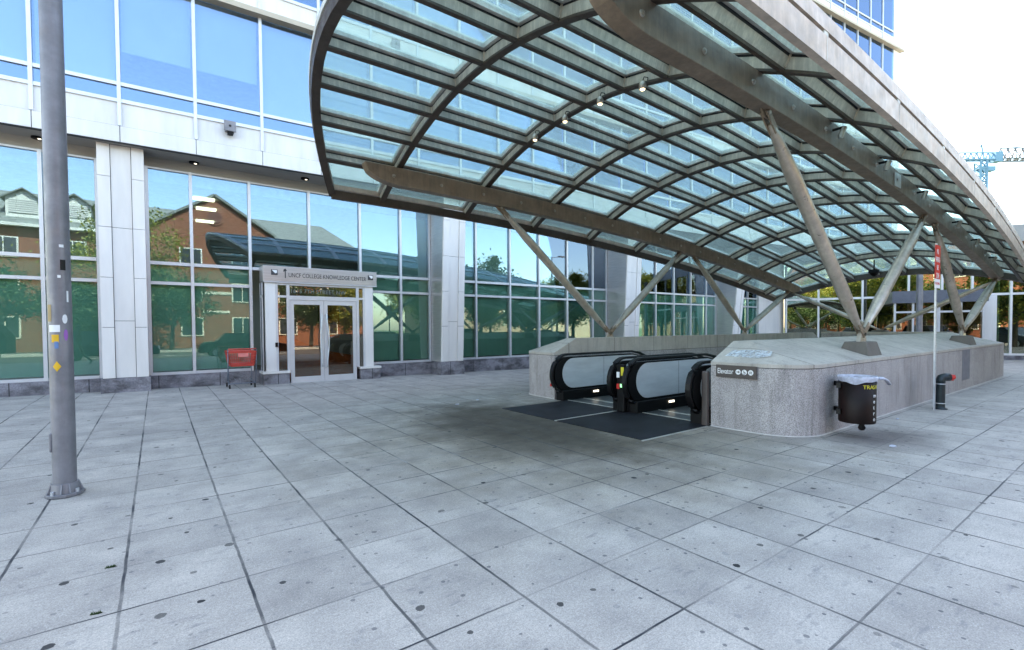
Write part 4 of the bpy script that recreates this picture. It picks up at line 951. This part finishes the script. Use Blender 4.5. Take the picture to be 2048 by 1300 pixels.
# scraps of litter and a weed
for (px, py, a) in ((1786, 893, .05), (1795, 838, .03), (915, 809, .04), (955, 800, .03)):
    q = unp(px, py, 2, 0.004); b = MB(); b.prism([(q.x+a*math.cos(t_)*(1+.3*math.sin(t_*3)), q.y+a*.7*math.sin(t_), .004) for t_ in [k*math.pi/4 for k in range(8)]], (0, 0, .012)); o = b.build('paper_scrap', MAT['bag'])
    tag(o, {1786: 'crumpled white paper scrap on the paving below the litter bin', 1795: 'flat white paper scrap on the paving near the granite wall', 915: 'white paper scrap farther left of the two near the escalator plates', 955: 'tiny white paper scrap nearest the escalator plates'}[px], 'litter', 'paper scraps lying on the paving')
random.seed(11); b = MB()
for (px, py, n_) in ((219, 1135, 70), (190, 1228, 70), (1030, 789, 60)):
    q0 = unp(px-8, py+2, 2, 0); q1 = unp(px+12, py-2, 2, 0)
    for i in range(n_):
        f_ = random.random(); x, y = q0.x+(q1.x-q0.x)*f_+random.uniform(-.006, .006), q0.y+(q1.y-q0.y)*f_+random.uniform(-.006, .006); h = random.uniform(.006, .018); a = random.uniform(0, 6.3)
        b.add([(x-.004*math.cos(a), y-.004*math.sin(a), 0), (x+.004*math.cos(a), y+.004*math.sin(a), 0), (x+random.uniform(-.01, .01), y+random.uniform(-.01, .01), h)], [(0, 1, 2)])
tag(b.build('joint_moss', MAT['leafA']), 'green moss and tiny weeds growing in the paving joints', 'moss', kind='stuff')

# ---------------------------------------------------------------- tower crane
cr = thing('tower_crane', 'blue tower crane with a long lattice jib against the white sky', 'crane', (0, 0, 0))
DC = 150.0
def cp(px, py): d = w+rr*((px-CXP)/F)-uu*((py-CYP)/F); return Vector((0, 0, EYE))+d*DC
c0 = cp(1966, 345); hub = cp(1962, 318); hd = Vector((rr.x, rr.y, 0)).normalized(); fw = Vector((w.x, w.y, 0)).normalized(); up3 = Vector((0, 0, 1))
def lattice(a, c, s_, n_, rad, tri=False):
    rad *= 1.7
    b = MB(); a, c = Vector(a), Vector(c); t_ = (c-a)/n_; ax = t_.normalized(); sd_ = ax.cross(up3) if abs(ax.z) < .9 else hd.copy(); sd_.normalize(); u_ = sd_.cross(ax)
    cs = [(-1, -1), (1, -1), (1, 1), (-1, 1)] if not tri else [(-1, -1), (1, -1), (0, 1.4)]
    P_ = lambda i, k: a+t_*i+(sd_*cs[k][0]+u_*cs[k][1])*s_/2
    for k in range(len(cs)): b.bar(P_(0, k), P_(n_, k), rad, rad)
    for i in range(n_):
        for k in range(len(cs)): k2 = (k+1) % len(cs); b.bar(P_(i, k), P_(i+1, k2), rad*.6, rad*.6); b.bar(P_(i, k), P_(i, k2), rad*.6, rad*.6)
    return b
base_ = Vector((hub.x, hub.y, -.6)); cr.location = base_; ORG[cr.name] = base_.copy()
lattice(base_, hub-up3*1.0, 2.0, 26, .28).build('mast', MAT['cranep'], cr)
lattice(hub+hd*6+up3*1.2, hub+hd*52+up3*1.2, 3.0, 20, .19, True).build('jib', simple('grey_jib_paint', (.10, .11, .12), .6), cr)
lattice(hub-hd*14+up3*.6, hub+hd*4+up3*.6, 1.9, 10, .2, True).build('counter_jib', MAT['cranep'], cr)
b = MB(); b.obox(hub+up3*.4+hd*4.6, hd*1.1, fw*1.2, up3*1.5); b.build('slewing_unit', MAT['cranep'], cr)
b = MB(); b.obox(hub-up3*3.2+hd*1.5, hd*2.2, fw*1.0, up3*.7); b.build('cab', MAT['cranep'], cr)
b = MB(); b.obox(hub-hd*12-up3*.6, hd*1.6, fw*1.0, up3*1.5); b.build('counterweight', simple('rust_counterweight', (.3, .14, .1), .7), cr)
b = MB(); ap = hub+up3*4.5; b.bar(hub+hd*1, ap, .3, .3); b.bar(hub-hd*2.5, ap, .3, .3); b.bar(ap, hub-hd*13+up3, .10, .10); b.bar(ap, hub+hd*30+up3*2, .10, .10); b.build('apex_frame', MAT['cranep'], cr)

# ---------------------------------------------------------------- street behind the camera (seen in the glass)
def tree(x, y, h, r_, lm, label, seed, n=9000):
    random.seed(seed); t_ = thing('street_tree', label, 'tree', (x, y, -.01), 'street trees across the road')
    b = MB(); tops = []
    b.tube((x, y, 0), (x+.1, y, h*.38), .17, .12, 10)
    for i in range(7):
        a = i*.9+random.random(); el = random.uniform(.5, 1.2); L = h*random.uniform(.22, .36); s0 = Vector((x+.08, y, h*random.uniform(.28, .38)))
        e_ = s0+Vector((math.cos(a)*math.cos(el), math.sin(a)*math.cos(el), math.sin(el)))*L; b.tube(s0, e_, .07, .03, 7); tops.append(e_)
        for j in range(2): e2 = e_+Vector((random.uniform(-1, 1), random.uniform(-1, 1), random.uniform(.2, 1)))*L*.4; b.tube(e_, e2, .03, .012, 5); tops.append(e2)
    b.build('trunk', MAT['bark'], t_)
    cl = []
    for i in range(34):
        v = Vector((random.gauss(0, 1), random.gauss(0, 1), random.gauss(0, 1))).normalized()*random.uniform(.45, 1.0); cl.append((Vector((x+v.x*r_, y+v.y*r_, h*.58+v.z*h*.37)), random.uniform(.16, .34)*r_))
    vs, fs = [], []
    for i in range(n):
        c, cr_ = random.choice(cl); v = Vector((random.gauss(0, 1), random.gauss(0, 1), random.gauss(0, .8)))*cr_*.62; p_ = c+v; s_ = random.uniform(.08, .15)
        a = Vector((random.uniform(-1, 1), random.uniform(-1, 1), random.uniform(-.6, .6))).normalized()*s_; d_ = a.cross(Vector((random.uniform(-1, 1), random.uniform(-1, 1), random.uniform(-1, 1)))).normalized()*s_*.6
        k = len(vs); vs += [p_-a, p_+d_, p_+a, p_-d_]; fs.append((k, k+1, k+2, k+3))
    b = MB(); b.add(vs, fs); b.build('crown', lm, t_)
TR = [(25.4, -2.3, 5.0, 2.1, 'leafB', 'lowest yellow green tree at the near kerb'), (-13.5, -20.5, 10.2, 3.4, 'leafB', 'yellow green tree behind the far pavement nearest the dormers'), (-20, -20.5, 11, 3.6, 'leafB', 'yellow green tree behind the far pavement second from the dormers'), (-26.5, -20.5, 10.6, 3.6, 'leafB', 'yellow green tree behind the far pavement third from the dormers'), (-33, -20.5, 10.8, 3.6, 'leafB', 'yellow green tree behind the far pavement farthest from the dormers'), (16.4, -2.4, 6.8, 2.0, 'leafB', 'yellow green tree at the near kerb reflected beside the second column'), (11.0, -16.3, 6.8, 3.0, 'leafA', 'dark green street tree across the road reflected in the entrance doors'), (20.6, -2.3, 7.4, 2.5, 'leafB', 'yellow green tree at the near kerb reflected just right of the second column'), (30.6, -2.3, 7.2, 2.4, 'leafB', 'yellow green tree at the near kerb reflected below the twin arm lamp'), (39.5, -2.4, 8.4, 3.0, 'leafB', 'yellow green tree at the near kerb farthest right'), (-2.0, -19, 11.5, 3.8, 'leafB', 'tall yellow green tree on the far pavement beside the gable'), (-16.5, -16.4, 7.6, 2.6, 'leafA', 'dark green street tree farthest left across the road in the glass reflection'), (-10.0, -16.2, 6.6, 3.0, 'leafA', 'broad green street tree across the road before the louvred dormers'),
      (-4.6, -16.6, 6.2, 2.6, 'leafA', 'green street tree across the road reflected beside the first pale column'), (.9, -16.2, 6.2, 2.9, 'leafA', 'green street tree across the road reflected left of the shopping cart'),
      (14, -16.5, 6.0, 2.0, 'leafB', 'small yellow green street tree across the road behind the entrance reflection'), (22, -16.2, 7.5, 2.9, 'leafB', 'yellow green street tree across the road reflected right of the second column'),
      (31, -16.5, 7.6, 2.8, 'leafA', 'green street tree across the road reflected beside the twin arm lamp'), (41, -16.2, 8.2, 3.1, 'leafB', 'large yellow green street tree at the far right across the road'),
      (-24, -16.8, 9.0, 3.6, 'leafB', 'tall yellow green street tree reflected in the far lobby glass'), (-14, -24.0, 10.5, 4.0, 'leafB', 'tallest yellow green tree standing behind the far pavement')]
for i, (x, y, h, r_, lm, lab) in enumerate(TR): tree(x, y, h, r_, MAT[lm], lab, 50+i)

# brick terrace across the road
BY = -26.0
bt = thing('brick_building', 'long red brick building with dormers and gables across the road', 'building', (10, BY-5, 0))
MB().box(-46, BY-12, -.5, 19, BY, 10.4).build('wall', MAT['brick'], bt)
b = MB(); b.hexa([(-46.5, BY-12.6, 10.4), (19.5, BY-12.6, 10.4), (19.5, BY+.5, 10.4), (-46.5, BY+.5, 10.4), (-46.5, BY-6.3, 14.2), (16.5, BY-6.3, 14.2), (16.5, BY-6.0, 14.2), (-46.5, BY-6.0, 14.2)]); b.build('roof', MAT['roof'], bt)
MB().box(-46.6, BY+.01, 10.15, 19.6, BY+.62, 10.39).build('gutter', MAT['trim'], bt)
def gable(cx_, half, zp):
    b = MB(); b.prism([(cx_-half, BY+1.2, -.5), (cx_+half, BY+1.2, -.5), (cx_+half, BY+1.2, 11.2), (cx_, BY+1.2, zp), (cx_-half, BY+1.2, 11.2)], (0, -5, 0)); g = b.build('gable', MAT['brick'], bt)
    b = MB()
    for sg in (-1, 1): b.bar((cx_+sg*(half+.3), BY-.2, 11.1), (cx_, BY-.2, zp+.18), 3.4, .22)
    b.build('gable_roof', MAT['roof'], g)
    b = MB(); b.tube((cx_, BY+1.21, zp-2.0), (cx_, BY+1.3, zp-2.0), .75, .75, 24); b.build('round_vent', simple('dark_brick_ring', (.20, .07, .04), .8), g)
    b = MB(); b.tube((cx_, BY+1.31, zp-2.0), (cx_, BY+1.34, zp-2.0), .58, .58, 24); b.build('round_louvre', simple('dark_red_louvre', (.12, .04, .03), .8), g)
    b = MB(); b.box(cx_-half*.6, BY+1.201, 5.0, cx_+half*.6, BY+1.26, 5.25); b.box(cx_-1.1, BY+1.201, 3.2, cx_+1.1, BY+1.28, 3.45); b.build('stone_band', MAT['trim'], g)
for cx_ in (4.7, -31): gable(cx_, 5.0, 14.4)
for cx_ in (-15.2, -12.0, -8.75, -5.55, -22):
    b = MB(); b.prism([(cx_-1.05, BY-.6, 10.9), (cx_+1.05, BY-.6, 10.9), (cx_+1.05, BY-.6, 12.6), (cx_, BY-.6, 13.3), (cx_-1.05, BY-.6, 12.6)], (0, -3.5, 0)); d_ = b.build('dormer', MAT['trim'], bt)
    MB().box(cx_-.85, BY-.59, 11.4, cx_+.85, BY-.52, 12.5).build('louvre', MAT['louvre'], d_)
    b = MB()
    for sg in (-1, 1): b.bar((cx_+sg*1.35, BY-2.1, 12.45), (cx_, BY-2.1, 13.42), 3.6, .10)
    b.build('dormer_roof', MAT['roof'], d_)
for i in range(15):
    x = -43.5+i*4.2
    for z0, z1 in ((1.0, 2.8), (4.3, 6.1), (7.6, 9.3)):
        pr_ = 1.2 if any(abs(x-g_) < 5 for g_ in (4.7, -31)) else 0
        wv = MB().box(x-.9, BY+pr_+.005, z0, x+.9, BY+pr_+.07, z1).build('window', MAT['trim'], bt)
        b = MB(); b.box(x-.78, BY+pr_+.071, z0+.1, x-.04, BY+pr_+.085, z1-.1); b.box(x+.04, BY+pr_+.071, z0+.1, x+.78, BY+pr_+.085, z1-.1); b.build('pane', MAT['winglass'], wv)
# second lower block to the right
b2 = thing('brick_building', 'low tan brick building across the road to the right', 'building', (42, BY-6, 0))
MB().box(30, BY-12, -.5, 58, BY-1, 6.8).build('wall', simple('tan_brick', (.42, .30, .22), .85, 0, .1, 3), b2)
MB().box(29.6, BY-12.4, 6.81, 58.4, BY-.6, 7.3).build('roof', MAT['trim'], b2)
for i in range(6): 
    wv = MB().box(32+i*4.2, BY-.995, 2, 33.8+i*4.2, BY-.93, 4.4).build('window', MAT['trim'], b2)
    MB().box(32.15+i*4.2, BY-.929, 2.15, 33.65+i*4.2, BY-.915, 4.25).build('pane', MAT['winglass'], wv)

# parked cars
def car(x, y, c, label, suv=False):
    t_ = thing('parked_car', label, 'car', (x, y, -.136), 'cars parked along the kerb'); zz = -.136
    L = 2.3; h0, h1 = .95, 1.62 if suv else 1.45
    side = [(-L, .35), (-L+.05, .75), (-L+.35, h0), (-L*.55, h0+.05), (L*.62, h0), (L-.15, .82), (L, .6), (L, .35)]
    b = MB(); wdt = .9
    b.prism([(x+a, y-wdt, zz+z) for a, z in side], (0, wdt*2, 0)); paint = simple('car_paint', c, .2, .3); b.build('body', paint, t_, .06)
    cab = [(-L*.86 if suv else -L*.62, h0), (-L*.72 if suv else -L*.40, h1), (L*.18, h1), (L*.50, h0)]
    vs = []
    for yy, k in ((-wdt+.04, 0), (wdt-.04, 1)):
        for a, z in cab: vs.append((x+a, y+yy*(.84 if z > h0 else 1), zz+z))
    b = MB(); b.add(vs, [(0, 1, 2, 3), (7, 6, 5, 4), (0, 4, 5, 1), (2, 6, 7, 3), (3, 7, 4, 0)]); b.build('windows', MAT['winglass'], t_)
    b = MB(); b.hexa([vs[1], vs[2], vs[6], vs[5]]+[(p[0], p[1], p[2]+.04) for p in (vs[1], vs[2], vs[6], vs[5])]); b.build('roof', paint, t_, .02)
    for a in (-1.42, 1.42):
        for sg in (-1, 1):
            wl = MB().tube((x+a, y+sg*.72, zz+.33), (x+a, y+sg*.92, zz+.33), .33, .33, 20).build('wheel', MAT['tyre'], t_)
            MB().tube((x+a, y+sg*.921, zz+.33), (x+a, y+sg*.935, zz+.33), .20, .18, 12).build('rim', MAT['galv'], wl)
    for sg in (-1, 1): MB().box(x+L-.08, y+sg*.66-.18, zz+.62, x+L+.012, y+sg*.66+.18, zz+.76).build('headlight', MAT['wtext'], t_); MB().box(x-L-.012, y+sg*.66-.16, zz+.65, x-L+.06, y+sg*.66+.16, zz+.8).build('tail_light', MAT['red'], t_)
car(4.2, -4.1, (.012, .012, .015), 'black parked car reflected left of the entrance'); car(-2.2, -4.15, (.03, .04, .07), 'dark blue parked car reflected behind the lamp post', True)
car(13.5, -4.1, (.45, .46, .48), 'silver parked car reflected right of the entrance'); car(20.5, -4.15, (.6, .6, .6), 'white parked car reflected near the second column', True); car(28.5, -4.1, (.10, .11, .12), 'dark grey parked car at the right end of the row')
tk = thing('box_truck', 'white box truck parked at the kerb reflected at the left edge', 'truck', (-9.3, -4.4, -.136))
MB().box(-12.6, -5.5, .75, -8.0, -3.3, 2.95).build('cargo_box', MAT['white'], tk, .03)
MB().prism([(-7.95, -5.4, .45), (-5.9, -5.4, .45), (-5.9, -5.4, 1.3), (-6.5, -5.4, 2.2), (-7.95, -5.4, 2.2)], (0, 2.0, 0)).build('cab', MAT['blackm'], tk, .05)
MB().box(-12.5, -5.2, .45, -8.0, -3.6, .74).build('chassis', MAT['blackm'], tk)
MB().box(-12.3, -3.299, 1.3, -8.2, -3.29, 1.55).build('stripe', MAT['blackm'], tk)
for xw in (-11.4, -6.9):
    for yw in (-5.3, -3.65): MB().tube((xw, yw-.15, .30), (xw, yw+.15, .30), .43, .43, 20).build('wheel', MAT['tyre'], tk)

# metro pylon behind right
my = thing('metro_pylon', 'dark brown station pylon with a white M near its top', 'sign', (18.2, -1.8, 0))
MB().box(18.0, -2.0, .001, 18.4, -1.6, 3.3).build('shaft', MAT['brown'], my, .02)
for (lx, ly, xa) in ((17.995, -1.63, (0, -1, 0)), (18.37, -1.595, (-1, 0, 0)), (18.03, -2.005, (1, 0, 0))): text('letter', 'M', .42, (lx, ly, 2.75), xa, (0, 0, 1), MAT['wtext'], my, ext=.003, sx=.95)

# twin arm street lamp across
def street_lamp(x, y, label):
    t_ = thing('street_lamp', label, 'street lamp', (x, y, 0))
    MB().lathe([(.12, 0), (.10, .3), (.07, 9)], (x, y, 0), 14).build('pole', MAT['pole'], t_)
    for sg in (-1, 1):
        a_ = MB().bar((x, y, 8.9), (x+sg*1.3, y, 9.1), .06, .06).build('arm', MAT['pole'], t_); MB().box(x+min(sg*1.0, sg*1.9), y-.16, 9.05, x+max(sg*1.0, sg*1.9), y+.16, 9.17).build('lamp_head', MAT['pole'], a_)
street_lamp(33.5, -8.5, 'twin arm street lamp reflected in the windows beyond the second column')

# ---------------------------------------------------------------- pedestrian walking behind the camera (reflected beside the lamp post)
def person(x, y, rz):
    t_ = thing('person', 'person in dark clothes striding along the pavement, reflected beside the lamp post', 'person', (x, y, 0), rz=rz)
    def skin(name, pts, edges, mat_, par, lv=2, root=0):
        me = bpy.data.meshes.new(name); me.from_pydata([p[:3] for p in pts], edges, []); o = bpy.data.objects.new(name, me); sc.collection.objects.link(o); o.parent = par; me.materials.append(mat_)
        m_ = o.modifiers.new('skin', 'SKIN'); o.modifiers.new('sub', 'SUBSURF').levels = lv; o.modifiers['sub'].render_levels = lv
        if not me.skin_vertices: return o
        for v, p in zip(me.skin_vertices[0].data, pts): v.radius = (p[3], p[4] if len(p) > 4 else p[3])
        me.skin_vertices[0].data[root].use_root = True; m_.use_smooth_shade = True; return o
    pts = [(0, 0, .95, .15, .11), (0, 0, 1.15, .13, .10), (0, 0, 1.38, .17, .11), (0, 0, 1.47, .07, .07), (0, 0, 1.56, .055, .055), (0.02, 0, 1.66, .085, .075), (.02, 0, 1.74, .07, .065),
           (0, .09, .90, .095), (.18, .10, .50, .062), (.30, .10, .10, .045), (.42, .10, .05, .04),
           (0, -.09, .90, .095), (-.12, -.10, .50, .062), (-.42, -.10, .16, .045), (-.33, -.10, .04, .04),
           (0, .19, 1.40, .06), (-.10, .24, 1.14, .045), (.02, .25, .92, .035), (.06, .25, .85, .03),
           (0, -.19, 1.40, .06), (.10, -.24, 1.14, .045), (.27, -.24, .98, .035), (.34, -.24, .95, .03)]
    ed = [(0, 1), (1, 2), (2, 3), (3, 4), (4, 5), (5, 6), (0, 7), (7, 8), (8, 9), (9, 10), (0, 11), (11, 12), (12, 13), (13, 14), (2, 15), (15, 16), (16, 17), (17, 18), (2, 19), (19, 20), (20, 21), (21, 22)]
    import_ok = True
    skin('body', pts, ed, simple('dark_clothing', (.03, .035, .05), .8), t_)
    hd_ = MB(); hd_.lathe([(.0, 1.82), (.06, 1.81), (.095, 1.76), (.10, 1.70), (.085, 1.66)], (.005, 0, 0), 14, False); hd_.build('hair', simple('dark_hair', (.02, .015, .01), .7), t_)
person(-2.85, .95, R(170))
